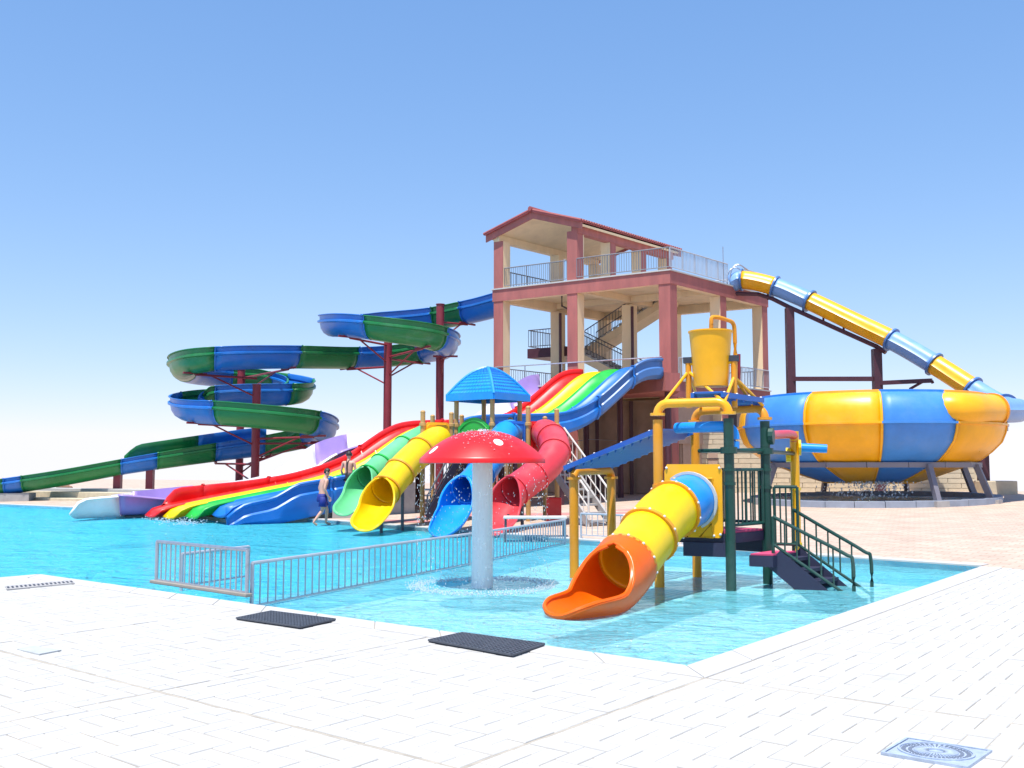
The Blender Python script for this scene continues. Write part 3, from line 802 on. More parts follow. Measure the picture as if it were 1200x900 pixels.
def sp_row(i, extra_left=0.0, extra_right=0.0):
    p, (t, s, u) = sp_pts[i], spfr[i]
    u = V(0, 0, 1)
    k = max(0.0, min(1.0, (i - i_out0) / max(1, i_out1 - i_out0)))
    hh = 0.51 * (1 - k) + 0.37 * k                       # half height of the trough
    xs = []
    for side in (-1, 1):
        top = hh + (extra_left if side < 0 else extra_right)
        pr = [(HW + 0.12, top - 0.02), (HW + 0.1, top + 0.02), (HW + 0.02, top), (HW, top - 0.1), (HW, hh * 0.46 + 0.03), (HW + 0.11, hh * 0.44), (HW + 0.11, hh * 0.33), (HW - 0.01, hh * 0.26), (HW - 0.06, -hh * 0.25), (HW - 0.2, -hh * 0.68), (HW - 0.42, -hh * 0.94)]
        xs.append([p + s * (side * a) + u * b for a, b in pr])
    return xs[0] + [p - u * hh] + xs[1][::-1]
cuts, cnames = [], []
# alternate blue and green by length
pat = [2.3, 1.5, 2.6, 1.6, 3.2, 2.6, 3.4, 2.4]
acc, k, i0 = 0, 0, 0
colseq = ['blue', 'green']
lens = [3.2, 1.6, 2.2, 3.0, 3.2, 3.4, 3.6, 3.6, 2.6, 3.0, 2.4]
bounds = [0]
tgt = 0; n_ = 0
marks = [(548, 366, 51.8), (515, 374, 53), (436, 385.5, 46.6), (508, 397, 47.4), (500, 414, 52.9), (456, 418.5, 53), (411, 420, 52), (343, 419, 49.2), (252, 421.5, 47.2), (216, 434, 51.5), (270, 443, 55.3), (330, 447, 55.5), (350, 455, 53.8), (338, 462.5, 51.2), (257, 466, 50.7), (226, 470, 50.2), (262, 484.5, 46.3), (365, 495.5, 47.1), (372, 512, 52.4), (310, 522, 52.9), (254, 530, 52.1), (184, 540.5, 51.2), (146, 547, 50.8), (33, 567, 49.8), (11, 570, 49.7)]
bounds = sorted(set([0] + [sp_near(*m_) for m_ in marks] + [NS - 1]))
for k, (a, b) in enumerate(zip(bounds, bounds[1:])):
    m = MB(); m.grid([sp_row(i, 0, 0.0) for i in range(a, b + 1)])
    sg = m.build('flume_segment', M[colseq[k % 2]], spi, smooth=True, solid=0.03, angle=35)
    if b < NS - 1:                            # bolted flange
        m = MB(); rws = []
        for i, d in ((b, -0.03), (b, 0.03)):
            r_ = sp_row(i); c = sp_pts[i]
            rws.append([c + (x - c) * 1.045 + spfr[i][0] * d for x in r_])
        m.grid(rws); m.build('flange', M[colseq[k % 2]], sg, solid=0.02)
# raised splash guard on the far side after the last bend
ia, ib = sp_near(313, 521, 52.9), sp_near(146, 547, 50.8)
mid_ = sp_near(232, 533, 51.8)
for a, b, cn in ((ia, mid_, 'blue'), (mid_, ib, 'green')):
    rws = []
    for i in range(a, b + 1):
        p, (t, s, u) = sp_pts[i], spfr[i]
        e = min(1.0, (ib - i) / 3.0)
        top = 0.55 + 0.45 * math.sin(e * math.pi / 2)
        rws.append([p + s * (HW + 0.02) + V(0, 0, 0.3), p + s * (HW + 0.02) + V(0, 0, top), p + s * (HW + 0.14) + V(0, 0, top + 0.01)])
    m = MB(); m.grid(rws); m.build('splash_guard', M[cn], spi, smooth=True, solid=0.03)
SPcols = [(283, 53.6, 433), (301, 48.9, 451), (455, 50.0, 378), (516, 50.6, 357)]
for px, Y, py in SPcols:
    tp = U(px, py, Y)
    m = MB(); m.tube([V(tp.x, tp.y, 0.1), tp], 0.2, 14); col = m.build('support_column', M['maroon'], spi, smooth=True)
    m = MB(); m.tube([tp, tp + V(0, 0, 0.03)], 0.23, 14); m.build('column_cap', M['maroon'], col)
def arm(px, Y, i, drop=0.75):
    q = sp_pts[i] - V(0, 0, 0.57)
    c = U(px, 450, Y); c = V(c.x, c.y, q.z - 0.05)
    m = MB(); m.tube([c, q], 0.055, 6); a_ = m.build('support_arm', M['maroon'], spi)
    m = MB(); m.tube([c - V(0, 0, drop), c.lerp(q, 0.75)], 0.04, 6); m.build('arm_brace', M['maroon'], a_)
    m = MB(); s = spfr[i][1]; m.bar(q - s * 0.6 + V(0, 0, 0.05), q + s * 0.6 + V(0, 0, 0.05), 0.09, 0.09); m.build('cradle', M['maroon'], a_)
for px, Y, tgt_ in ((455, 50.0, (402, 382, 47.4)), (455, 50.0, (500, 394, 46.8)), (455, 50.0, (405, 420, 51.8)), (455, 50, (497, 414, 53)), (516, 50.6, (531, 404, 49.6)), (516, 50.6, (548, 367, 52)), (516, 50.6, (440, 380, 54)),
                    (283, 53.6, (262, 442, 55.2)), (283, 53.6, (340, 419, 49.2)), (283, 53.6, (358, 453, 54.2)), (301, 48.9, (225, 424, 47.2)), (301, 48.9, (232, 468, 50.6)), (301, 48.9, (375, 497, 47.4)), (301, 48.9, (230, 483, 47)), (301, 48.9, (391, 506, 50.2)), (283, 53.6, (366, 513, 52.8)), (301, 48.9, (250, 530.5, 52.1)), (283, 53.6, (318, 521, 53))):
    arm(px, Y, sp_near(*tgt_), 0.9)
for px, Y, py in ((138, 50.7, 566), (176, 51.1, 560)):
    tp = U(px, py, Y); m = MB(); m.bar(V(tp.x, tp.y, 0.2), V(tp.x, tp.y, tp.z + 0.45), 0.34); m.build('support_post', M['maroon'], spi)
m = MB(); a_, b_ = U(-60, 585, 49.2), U(38, 581, 49.9)
m.bar(V(a_.x, a_.y, 0.12), V(b_.x, b_.y, 0.12), 1.3, 0.62); m.build('run_out_plinth', M['concrete'], spi)

# ------------------------------------------------------------------ yellow and blue tube and the bowl it feeds
BC = V(13.05, 37.6, 0); BR = 4.62
bowl = thing('bowl_slide', 'huge yellow and blue striped bowl slide standing on slanted steel legs', 'bowl slide', BC + V(0, 0, 0.45))
BZ = 3.32
prof = [(1.6, 1.12), (1.75, 1.15), (2.4, 1.36), (3.2, 1.66), (3.72, 1.88), (4.12, 2.18), (4.45, 2.52), (4.58, 2.84), (4.62, 3.05)]
prof_u = [(4.62, 3.17), (4.58, 3.52), (4.47, 3.82), (4.28, 4.04), (4.05, 4.17), (3.95, 4.18)]
def bwall(a0, a1, pr, n=7):
    m = MB(); rows = []
    for r, z in pr: rows.append([BC + V(math.sin(a0 + (a1 - a0) * k / n) * r, -math.cos(a0 + (a1 - a0) * k / n) * r, z) for k in range(n + 1)])
    m.grid(rows); return m
dirc = math.atan2(BC.x, BC.y)                # bearing of the camera
edges = [math.radians(x) - dirc for x in (-66, -25.5, 5.5, 36.5)]
start = edges[0]
angs = [math.radians(-66 + 36 * k) - dirc for k in range(10)]
angs[1], angs[2], angs[3] = edges[1], edges[2], edges[3]
angs.append(angs[0] + 2 * math.pi)
for k in range(10):
    c = M['bowlblue'] if k % 2 == 0 else M['yellow']
    a0, a1 = angs[k], angs[k + 1]
    seg = bwall(a0, a1, prof + prof_u).build('bowl_panel', c, bowl, smooth=True, solid=0.05, angle=80)
    m = MB()                                  # flange between two panels
    for (r, z), (r2, z2) in zip((prof + prof_u), (prof + prof_u)[1:]): pass
    rws = [[BC + V(math.sin(a0 + d) * (r + 0.035), -math.cos(a0 + d) * (r + 0.035), z) for r, z in prof + prof_u] for d in (-0.009, 0.009)]
    m.grid(rws); m.build('panel_flange', c if k % 2 else M['yellow'], seg, smooth=True, solid=0.05, angle=80)
    bwall(a0, a1, [(4.6, 3.07), (4.69, 3.08), (4.69, 3.15), (4.6, 3.16)]).build('seam_flange', c, seg)
    bwall(a0, a1, [(3.9, 4.15), (3.98, 4.23), (4.08, 4.21), (4.1, 4.14)]).build('rim', M['blue'] if k % 2 == 0 else M['amber'], seg, smooth=True)
m = MB(); m.lathe([(0.3, 1.15), (1.65, 1.14)], BC, 24); m.build('bowl_floor', M['yellow'], bowl, smooth=True, solid=0.05)
RR = 3.75; RZ_ = 1.74
legA = [math.radians(x) - dirc for x in (-58, 30, 68, 118, 160, 205, 252)]
greyst = mat('grey primed steel', (0.2, 0.19, 0.22), 0.5, metal=0.2)
ringA = [2 * math.pi * k / 18 for k in range(18)]
for a, b in zip(ringA, ringA[1:] + [2 * math.pi]):
    m = MB(); p = BC + V(math.sin(a) * RR, -math.cos(a) * RR, RZ_); q = BC + V(math.sin(b) * RR, -math.cos(b) * RR, RZ_)
    m.bar(p, q, 0.12, 0.17); m.build('ring_beam', greyst, bowl)
for a in legA:
    p = BC + V(math.sin(a) * RR, -math.cos(a) * RR, RZ_)
    q = BC + V(math.sin(a) * (RR + 0.55), -math.cos(a) * (RR + 0.55), 0.3)
    m = MB(); m.bar(p, q, 0.16, 0.2); lg = m.build('leg', greyst, bowl)
    m = MB(); m.box((q.x, q.y, 0.42), (0.45, 0.4, 0.3), (math.cos(a), math.sin(a))); m.build('footing', M['concrete'], lg)
# entry trough half sunk in the bowl's right flank
ent = catmull([U(1162, 481, 34.9), U(1150, 481, 34.3), U(1133, 480.5, 33.75), U(1114, 480, 33.6), U(1094, 479, 34.0), U(1060, 478, 34.9)], 8)
m = MB(); m.tube(ent, [0.55] * len(ent), 24, caps=False)
et = m.build('entry_trough', M['yellow'], bowl, smooth=True, solid=0.04)
m = MB(); fr_ = frames(ent)
def ring(mb, pts, i, r0, r1, hw, seg=28):
    p, (t, s, u) = pts[i], frames(pts)[i]
    rows = []
    for (r, d) in ((r0, -hw), (r1, -hw), (r1, hw), (r0, hw)):
        rows.append([p + t * d + (s * math.cos(2 * math.pi * k / seg) + u * math.sin(2 * math.pi * k / seg)) * r for k in range(seg)])
    mb.grid(rows + [rows[0]], True); return mb
ring(m, ent, 0, 0.4, 0.6, 0.05).build('flange', M['amber'], et, smooth=True)

tube = thing('tube_slide', 'long yellow and blue closed tube dropping from the tower top to the bowl', 'water slide', V(14, 46, 0.5))
tp = catmull([U(857, 333, 48.4), U(870, 328, 48.2), U(905, 335, 47.6), U(945, 351, 46.8), U(1000, 377, 45.4), U(1050, 401, 44), U(1095, 427, 42.9), U(1130, 449, 41.9), U(1158, 467, 41.0), U(1180, 478, 39.8), U(1191, 481, 38.4), U(1192, 481, 36.8), U(1182, 481, 35.7), U(1164, 481, 34.95)], 14)
tp = resample(tp, 0.18)
TR = 0.43
def tnear(px, py, Y): q = U(px, py, Y); return min(range(len(tp)), key=lambda i: (tp[i] - q).length)
tb = [0, tnear(868, 329, 48.2), tnear(907, 336, 47.6), tnear(950, 353, 46.7), tnear(1043, 398, 44.2), tnear(1094, 427, 43), tnear(1141, 456, 41.6), tnear(1176, 477, 40), len(tp) - 1]
tcol = ['tubeblue', 'yellow', 'tubeblue', 'yellow', 'tubeblue', 'yellow', 'tubeblue', 'tubeblue']
tfr = frames(tp)
for k in range(len(tb) - 1):
    a, b = tb[k], tb[k + 1]
    rows = []
    for i in range(a, b + 1):
        p, (t, s, u) = tp[i], tfr[i]
        row = []
        for j in range(32):
            an = 2 * math.pi * j / 32; r = TR
            if j in (0, 16): r = TR + 0.06        # the long bolted seams on both sides
            row.append(p + (s * math.cos(an) + u * math.sin(an)) * r)
        rows.append(row)
    m = MB(); m.grid(rows, True)
    sg = m.build('tube_segment', M[tcol[k]], tube, smooth=True, solid=0.03, angle=30)
    if k: m = MB(); ring(m, tp, a, TR - 0.01, TR + 0.1, 0.04).build('flange', M['navy'], sg, smooth=True)
for px, Y, ytop in ((925, 47.2, 361), (1027, 44.7, 409)):
    t_ = U(px, ytop, Y); m = MB(); m.bar(V(t_.x, t_.y, 0.3), t_, 0.36); m.build('support_column', M['dmaroon'], tube)
rail_ = [U(862, 338, 48.3) - V(0, 0, 0.25), U(888, 341, 48) - V(0, 0, 0.15), U(905, 350, 47.6), U(925, 360, 47.2), U(980, 385, 45.9), U(1027, 406, 44.7), U(1038, 413, 44.4)]
m = MB(); m.tube(rail_, 0.1, 8); m.build('under_rail', M['dmaroon'], tube)
for pxs in ((895, 912), (940, 958), (972, 990), (1005, 1022)):
    i = tnear(pxs[0], 330 + (pxs[0] - 895) * 0.45 , 47); q = tp[i] - V(0, 0, TR)
    m = MB(); m.tube([q, q - V(0, 0, 0.3)], 0.05, 6); m.build('rail_hanger', M['dmaroon'], tube)
m = MB(); m.bar(U(925, 444, 47.2), U(1027, 444, 44.7), 0.16, 0.2); m.build('cross_beam', M['dmaroon'], tube)
m = MB(); m.bar(U(1027, 449, 44.7), U(1092, 446, 43), 0.14, 0.18); m.build('cross_beam', M['dmaroon'], tube)
m = MB(); m.tube([U(1066, 456, 43.7), U(1082, 447, 43.3)], 0.06, 6); m.build('arm_brace', M['dmaroon'], tube)
m = MB(); m.tube([U(1092, 446, 43), U(1093, 441, 43) + V(0, 0, -0.3)], 0.06, 6); m.build('rail_hanger', M['dmaroon'], tube)
cb = U(1153, 574, 41.3)
m = MB(); m.bar(V(cb.x, cb.y, 0.3), V(cb.x, cb.y, 3.0), 0.36); m.build('support_column', M['dmaroon'], tube)
m = MB(); m.bar(U(1140, 502, 40.8), U(1181, 502, 40.0), 0.16, 0.2); m.build('cross_beam', greyst, tube)
m = MB(); m.tube([U(1156, 528, 41), U(1172, 500, 40.2)], 0.08, 6); m.build('arm_brace', M['dmaroon'], tube)
m = MB(); m.box((cb.x + 0.35, cb.y - 0.2, 0.7), (1.35, 1.0, 0.85)); m.build('footing', M['block'], tube, bevel=0.03)
# entry box with hand hoops at the top of the tube
m = MB()
for d in (-0.35, 0.35):
    c = U(861, 330, 48.4) + V(0, d, 0)
    m.tube(catmull([c + V(-0.3, 0, -0.7), c + V(-0.25, 0, 0.4), c + V(0.1, 0, 0.75), c + V(0.55, 0, 0.5)], 5), 0.035, 6)
m.build('hand_hoop', M['steel'], tube)

# catch pool under the bowl
cpk = thing('catch_pool', 'low grey kerb of the round catch pool under the bowl', 'pool kerb', BC + V(0, 0, 0.4))
ncp = 28
for k in range(ncp):
    a0, a1 = 2 * math.pi * k / ncp, 2 * math.pi * (k + 1) / ncp - 0.004
    m = MB(); pts = []
    for r in (4.0, 4.3): pts.append([(BC + V(math.cos(a) * r, math.sin(a) * r * 0.92 - 0.4, 0)) for a in (a0, a1)])
    (i0, i1), (o0, o1) = pts
    g0 = gz(o0.x, o0.y)
    m.prism([i0, o0, o1, i1], g0 - 0.25, g0 + 0.22)
    m.build('kerb_stone', mat('blue grey kerb', (0.27, 0.31, 0.38), 0.7, var=0.12, dirt=0.3), cpk, bevel=0.01)
m = MB(); m.quad([BC + V(math.cos(2 * math.pi * k / 40) * 4.0, math.sin(2 * math.pi * k / 40) * 4.0 * 0.92 - 0.4, 0.55) for k in range(40)])
tag(m.build('catch_pool_water', wm), kind='structure')
m = MB(); m.quad([BC + V(math.cos(2 * math.pi * k / 40) * 4.0, math.sin(2 * math.pi * k / 40) * 4.0 * 0.92 - 0.4, 0.53) for k in range(40)])
tag(m.build('catch_pool_floor', M['royal']), kind='structure')
# ================================================================== mushroom fountain
mc = G(565, 688, WL)
mush = thing('mushroom_fountain', 'red mushroom water fountain with white spots on a thick pale pole', 'fountain', (mc.x, mc.y, WL))
m = MB(); m.lathe([(0.16, -0.45), (0.155, 0.6), (0.15, 1.85)], (mc.x, mc.y, 0), 28); m.build('pole', M['mushwhite'], mush, smooth=True)
MR, MT, MRIM = 0.915, 2.2, 1.745
def capz(r): return MRIM + 0.05 + (MT - MRIM - 0.05) * (1 - (r / MR) ** 2.3)
pr = [(0.005, MT)] + [(MR * k / 14, capz(MR * k / 14)) for k in range(1, 15)] + [(MR + 0.02, MRIM + 0.03), (MR + 0.02, MRIM - 0.03), (MR - 0.03, MRIM - 0.02), (MR * 0.8, MRIM + 0.05), (0.15, MRIM + 0.12)]
m = MB(); m.lathe(pr, (mc.x, mc.y, 0), 48); cap = m.build('cap', M['red'], mush, smooth=True, angle=50)
fwd = math.atan2(-mc.y, -mc.x)               # towards the viewer's side
for r, a, q in ((0.8, -62, 0.065), (0.2, -4, 0.06), (0.66, 20, 0.07), (0.6, 115, 0.1), (0.7, 170, 0.1), (0.55, -120, 0.1)):
    c = V(mc.x + math.cos(fwd + math.radians(a)) * r, mc.y + math.sin(fwd + math.radians(a)) * r, 0)
    rows = []
    for t in (0.02, 0.5, 1.0):
        row = []
        for k in range(20):
            x, y = c.x + math.cos(k * math.pi / 10) * q * t, c.y + math.sin(k * math.pi / 10) * q * t
            d = min(MR, math.hypot(x - mc.x, y - mc.y)); row.append((x, y, capz(d) + 0.006))
        rows.append(row)
    m = MB(); m.grid(rows, True); m.build('spot', M['spot'], cap, smooth=True)
dropm = bpy.data.materials.new('falling water'); dropm.use_nodes = True
b_ = dropm.node_tree.nodes['Principled BSDF']; b_.inputs['Base Color'].default_value = (0.85, 0.92, 0.97, 1); b_.inputs['Roughness'].default_value = 0.15; b_.inputs['Transmission Weight'].default_value = 0.55; b_.inputs['IOR'].default_value = 1.33
def drops(name, spots, label):
    m = MB()
    for p, r, s in spots: m.ball(p, r, 5, 3, s)
    o = m.build(name, dropm, None, smooth=True)
    return tag(o, label, 'water spray', kind='stuff')
rnd = random.Random(3)
sp = []
for k in range(900):                          # curtain under the rim
    a = rnd.uniform(0, 2 * math.pi); t = rnd.random() ** 0.8
    r = MR + 0.02 + 0.05 * math.sqrt(t) + rnd.uniform(-0.03, 0.03)
    sp.append((V(mc.x + math.cos(a) * r, mc.y + math.sin(a) * r, MRIM - 0.03 - t * 1.8), rnd.uniform(0.003, 0.0065), 2.4))
for k in range(200):                          # bubbling on the crown, running down the front
    a = fwd + rnd.gauss(0, 0.5); r = abs(rnd.gauss(0.35, 0.2))
    if r > MR: continue
    sp.append((V(mc.x + math.cos(a) * r, mc.y + math.sin(a) * r, capz(r) + rnd.uniform(0.004, 0.02)), rnd.uniform(0.005, 0.014), 0.6))
for k in range(2400):                         # splash ring where the curtain meets the pool
    a = rnd.uniform(0, 2 * math.pi); r = 0.97 + rnd.gauss(0, 0.07)
    sp.append((V(mc.x + math.cos(a) * r, mc.y + math.sin(a) * r, WL + abs(rnd.gauss(0, 0.035))), rnd.uniform(0.003, 0.012), 0.8))
drops('water_curtain', sp, 'droplets falling from the rim of the red mushroom cap')

# ================================================================== kids slide tower in the shallow pool
play = thing('play_tower', 'water play tower of green and yellow posts with a tipping bucket on top', 'play tower', U(835, 690, 15.4) * 1.0)
G1, G2, Y1, Y2 = G(857, 692, WL), G(900, 684, WL), G(773, 688, WL), G(817, 676, WL)
dD = (Y1 - G1).normalized()
FL = -0.42
PR = 0.074
def post(p, z1, mt, name='post', r=PR, par=play, z0=FL, collars=(), cm=None):
    m = MB(); m.tube([V(p.x, p.y, z0), V(p.x, p.y, z1)], r, 16); o = m.build(name, mt, par, smooth=True)
    for z in collars:
        m = MB(); m.lathe([(r, z - 0.022), (r + 0.016, z - 0.022), (r + 0.016, z + 0.022), (r, z + 0.022)], (p.x, p.y, 0), 16); m.build('collar', cm or mt, o, smooth=True)
    return o
ztop = 2.36
post(G1, ztop, M['dgreen'], collars=(1.42, 1.62), cm=M['dgreen']); post(G2, ztop, M['dgreen'], collars=(1.35, 1.62))
post(Y1, ztop, M['amber'], collars=(1.38,), cm=M['amber']); post(Y2, ztop, M['amber'])
def arch(p, q, z, mt, r=0.067, bend=0.16, name='arch_pipe'):
    d = (q - p).normalized()
    pts = [V(p.x, p.y, z - bend)]
    for k in range(7):
        t = k / 6 * math.pi / 2
        pts.append(V(p.x, p.y, z - bend) + d * bend * (1 - math.cos(t)) + V(0, 0, bend * math.sin(t)))
    e = []
    for k in range(7):
        t = k / 6 * math.pi / 2
        e.append(V(q.x, q.y, z - bend) - d * bend * (1 - math.cos(t)) + V(0, 0, bend * math.sin(t)))
    pts += e[::-1] + [V(q.x, q.y, z - bend)]
    m = MB(); m.tube(pts, r, 14); a = m.build(name, mt, play, smooth=True, angle=60)
    for s in (p, q):
        m = MB(); m.lathe([(0.02, z - bend - 0.02), (r + 0.045, z - bend - 0.02), (r + 0.045, z - bend + 0.02), (0.02, z - bend + 0.02)], (s.x, s.y, 0), 14); fl_ = m.build('flange', mt, a)
    return a
arch(Y1, G1, 2.6, M['yellow']); arch(Y2, G2, 2.56, M['amber'])
def lerp2(p, q, t, z): r = p.lerp(q, t); return V(r.x, r.y, z)
# blue slatted shade panels
def slatted(p00, p01, p10, p11, n, name, up=0.03, th=0.035):
    """panel between two edges: p00-p01 is one end, p10-p11 the other; n slats across the run"""
    m = MB(); dz = V(0, 0, th)
    for (a, b) in ((p00, p10), (p01, p11)):
        m.bar(a + V(0, 0, 0.02), b + V(0, 0, 0.02), 0.05, 0.075)
    fr0 = m.build(name, M['royal'], play)
    for k in range(n):
        t0, t1 = (k + 0.13) / n, (k + 0.87) / n
        a, b, c, d = p00.lerp(p10, t0), p01.lerp(p11, t0), p01.lerp(p11, t1), p00.lerp(p10, t1)
        ins = lambda x, y: x.lerp(y, 0.035)
        a, b, c, d = ins(a, b), ins(b, a), ins(c, d), ins(d, c)
        tilt = V(0, 0, 0.04)
        m = MB(); m.hexa([a - tilt * 1.5, b - tilt * 1.5, c + tilt, d + tilt], [a + dz, b + dz, c + dz + tilt, d + dz + tilt]); m.build('slat', M['royal'], fr0, bevel=0.006)
    for (a, b) in ((p00, p10), (p01, p11)):
        for t in (0.05, 0.35, 0.65, 0.95):
            m = MB(); m.ball(a.lerp(b, t) + V(0, 0, 0.06), 0.022, 8, 4, 0.7); m.build('bolt', M['bolt'], fr0, smooth=True)
    return fr0
slatted(lerp2(Y2, G2, 0.42, 2.66), lerp2(Y2, G2, 0.98, 2.66), lerp2(Y1, G1, 0.5, 2.69), lerp2(Y1, G1, 0.92, 2.69), 5, 'roof_panel')
# the two yellow posts to the left carrying the ramped panel
L1 = G(673, 677, WL); L1.z = 0
L2 = L1 + (Y2 - Y1) * 1.0
L2 = U(717, 668, 17.3)
zl = 1.6
post(L1, zl - 0.1, M['amber'], collars=()); post(L2, zl - 0.1, M['amber'])
arch(L1, L2, zl + 0.0, M['amber'], r=0.07, bend=0.12)
e0, e1_ = V(L1.x, L1.y, zl + 0.07), V(L2.x, L2.y, zl + 0.07)
dv = (e1_ - e0).normalized()
h0, h1 = U(792, 508, 15.6), U(812, 508.5, 16.2)
h0 = V(Y1.x, Y1.y, 2.17) + (V(L1.x, L1.y, 0) - V(Y1.x, Y1.y, 0)).normalized() * 0.02; h1 = V(Y2.x, Y2.y, 2.2)
off_ = V(0.06, 0.05, 0)
slatted(e0 - dv * 0.05 + V(-0.12, 0.0, -0.05), e1_ + dv * 0.05, h0 + V(-0.02, 0.12, 0), h1 + V(-0.06, -0.08, 0), 11, 'ramp_panel')
# deck: two stages with navy skirts and pink mats
def plate(pts, z0, z1, mt, name, par=play, bevel=None):
    m = MB(); m.prism([(p.x, p.y) for p in pts], z0, z1); return m.build(name, mt, par, bevel=bevel)
ex = lambda p, q, t: p + (q - p) * t
cen = (G1 + G2 + Y1 + Y2) / 4
dk = [ex(cen, x, 0.97) for x in (G1, G2, Y2, Y1)]
plate(dk, 0.56, 0.70, M['navysteel'], 'deck')
plate([ex(cen, x, 0.93) for x in (G1, G2, Y2, Y1)], 0.702, 0.73, M['pink'], 'deck_mat')
sv = (G2 - Y2); sv = (G2 - G1).normalized()          # from front to back along the right side
out = (G1 - Y1).normalized()                         # to the right
s1_ = [G1 + out * 0.02, G1 + out * 0.62 + sv * 0.0, G2 + out * 0.62, G2 + out * 0.02]
plate([ex(G1, G2, 0.3) + out * 0.1, ex(G1, G2, 0.3) + out * 0.44, G2 + out * 0.44, G2 + out * 0.1], 0.22, 0.38, M['navysteel'], 'step_deck')
plate([ex(G1, G2, 0.32) + out * 0.11, ex(G1, G2, 0.32) + out * 0.43, ex(G1, G2, 0.98) + out * 0.43, ex(G1, G2, 0.98) + out * 0.11], 0.382, 0.405, M['pink'], 'step_mat')
for p, q in ((ex(Y1, G1, 0.35), G1), (ex(Y2, G2, 0.2), G2)):
    m = MB(); m.bar(V(p.x, p.y, 0.47), V(q.x, q.y, 0.47), 0.06, 0.2); m.build('skirt_beam', M['navysteel'], play)
# barrier rails in dark green
def grille(p, q, z0, z1, n, name='barrier', r=0.013, mt=None, par=None, zq=0.0, rr=0.024):
    mt = mt or M['dgreen']; par = par or play
    a0, a1 = V(p.x, p.y, z0), V(q.x, q.y, z0 + zq); b0, b1 = V(p.x, p.y, z1), V(q.x, q.y, z1 + zq)
    m = MB(); m.tube([a0, a1], rr, 8); m.tube([b0, b1], rr, 8); m.tube([a0, b0], rr, 8); m.tube([a1, b1], rr, 8)
    g = m.build(name, mt, par, smooth=True)
    for k in range(1, n):
        m = MB(); m.tube([a0.lerp(a1, k / n), b0.lerp(b1, k / n)], r, 6, caps=False); m.build('bar', mt, g, smooth=True)
    return g
grille(ex(G1, G2, 0.1), ex(G1, G2, 0.9), 0.82, 1.62, 7)
grille(ex(Y2, G2, 0.1), ex(Y2, G2, 0.92), 0.82, 1.62, 8)
R1, R2 = G2 + out * 0.12, G2 + out * 0.46
grille(R1, R2, 0.5, 1.36, 4)
m = MB(); m.tube([lerp2(Y2, G2, 0.05, 1.92), lerp2(Y2, G2, 0.95, 1.92)], 0.032, 8); m.build('cross_pipe', M['dgreen'], play, smooth=True)
YP = G(934, 657, 0.0); YP = U(934, 655, 17.0); YP.z = 0
m = MB(); m.tube([V(G1.x, G1.y, 1.9), V(G2.x, G2.y, 1.9)], 0.032, 8); m.tube([V(G2.x, G2.y, 1.9), V(YP.x, YP.y, 1.88)], 0.032, 8); m.build('cross_pipe', M['dgreen'], play, smooth=True)
for p, z in ((G1, 1.9), (G2, 1.9)):
    m = MB(); m.lathe([(PR - 0.01, z - 0.05), (PR + 0.05, z - 0.045), (PR + 0.05, z + 0.045), (PR - 0.01, z + 0.05)], (p.x, p.y, 0), 14); m.build('collar', M['dgreen'], play)
# spray pipes: blue to the left, red over to the yellow post on the right
post(YP, 2.25, M['yellow'], name='spray_post', collars=(1.3, 0.4), cm=M['lemon'], z0=-0.35)
m = MB(); m.tube(catmull([V(G2.x, G2.y, 2.13) + out * 0.05, V(G2.x, G2.y, 2.13) + (YP - G2).normalized() * 0.5, V(YP.x, YP.y, 2.2) - (YP - G2).normalized() * 0.12, V(YP.x, YP.y, 2.08)], 6), 0.07, 12); m.build('spray_pipe', M['rose'], play, smooth=True)
m = MB(); a_ = V(G2.x, G2.y, 2.13); m.tube([a_ + out * 0.06, a_ + out * 0.13], 0.13, 12); m.build('flange', M['dgreen'], play)
m = MB(); b0_ = V(YP.x, YP.y, 1.98); m.tube([b0_ + V(0.06, -0.02, 0), b0_ + V(0.1, -0.03, 0)], 0.13, 12); fl_ = m.build('flange', M['lemon'], play)
m = MB(); m.tube([b0_ + V(0.1, -0.03, 0), b0_ + V(0.5, -0.12, -0.02)], [0.075, 0.07], 12); m.build('nozzle', M['sky'], play, smooth=True)
m = MB(); b1_ = V(YP.x, YP.y, 1.86); m.tube([b1_ - V(0.14, -0.02, 0), b1_ - V(0.06, 0, 0)], 0.12, 12); m.build('flange', M['lemon'], play)
m = MB(); c0 = V(G1.x, G1.y, 2.15) + sv * 0.15; pe = U(793, 500, 15.6); pe.z = 2.25; m.tube(catmull([c0 - V(0, 0, 0.22), c0 - V(0, 0, 0.03), c0 - out * 0.06 + V(0, 0, 0.07), c0 - out * 0.2 + V(0, 0, 0.1), pe], 6), 0.082, 12); m.build('spray_pipe', M['sky'], play, smooth=True)
# yellow panel with the round opening
pn_o = (G1 - G2).normalized()
pa, pb = Y1 + (G1 - Y1).normalized() * 0.1, G1 - (G1 - Y1).normalized() * 0.1
px_ = (pb - pa).normalized(); pw = (pb - pa).length
pz0, pz1 = 0.64, 1.7
pc = pa.lerp(pb, 0.43); hz = 1.17; HR = 0.385
m = MB(); outer, innr = [], []
for k in range(40):
    an = 2 * math.pi * k / 40
    c_, s_ = math.cos(an), math.sin(an)
    sc = min((pw / 2) / max(1e-6, abs(c_)), ((pz1 - pz0) / 2) / max(1e-6, abs(s_)))
    o_ = pa.lerp(pb, 0.5) + px_ * c_ * sc; outer.append(V(o_.x, o_.y, (pz0 + pz1) / 2 + s_ * sc))
    i_ = pc + px_ * c_ * HR; innr.append(V(i_.x, i_.y, hz + s_ * HR))
nrm = V(px_.y, -px_.x, 0)
if nrm.y > 0: nrm = -nrm
m.grid([[p + nrm * 0.03 for p in outer], [p + nrm * 0.03 for p in innr], [p - nrm * 0.03 for p in innr], [p - nrm * 0.03 for p in outer], [p + nrm * 0.03 for p in outer]], True)
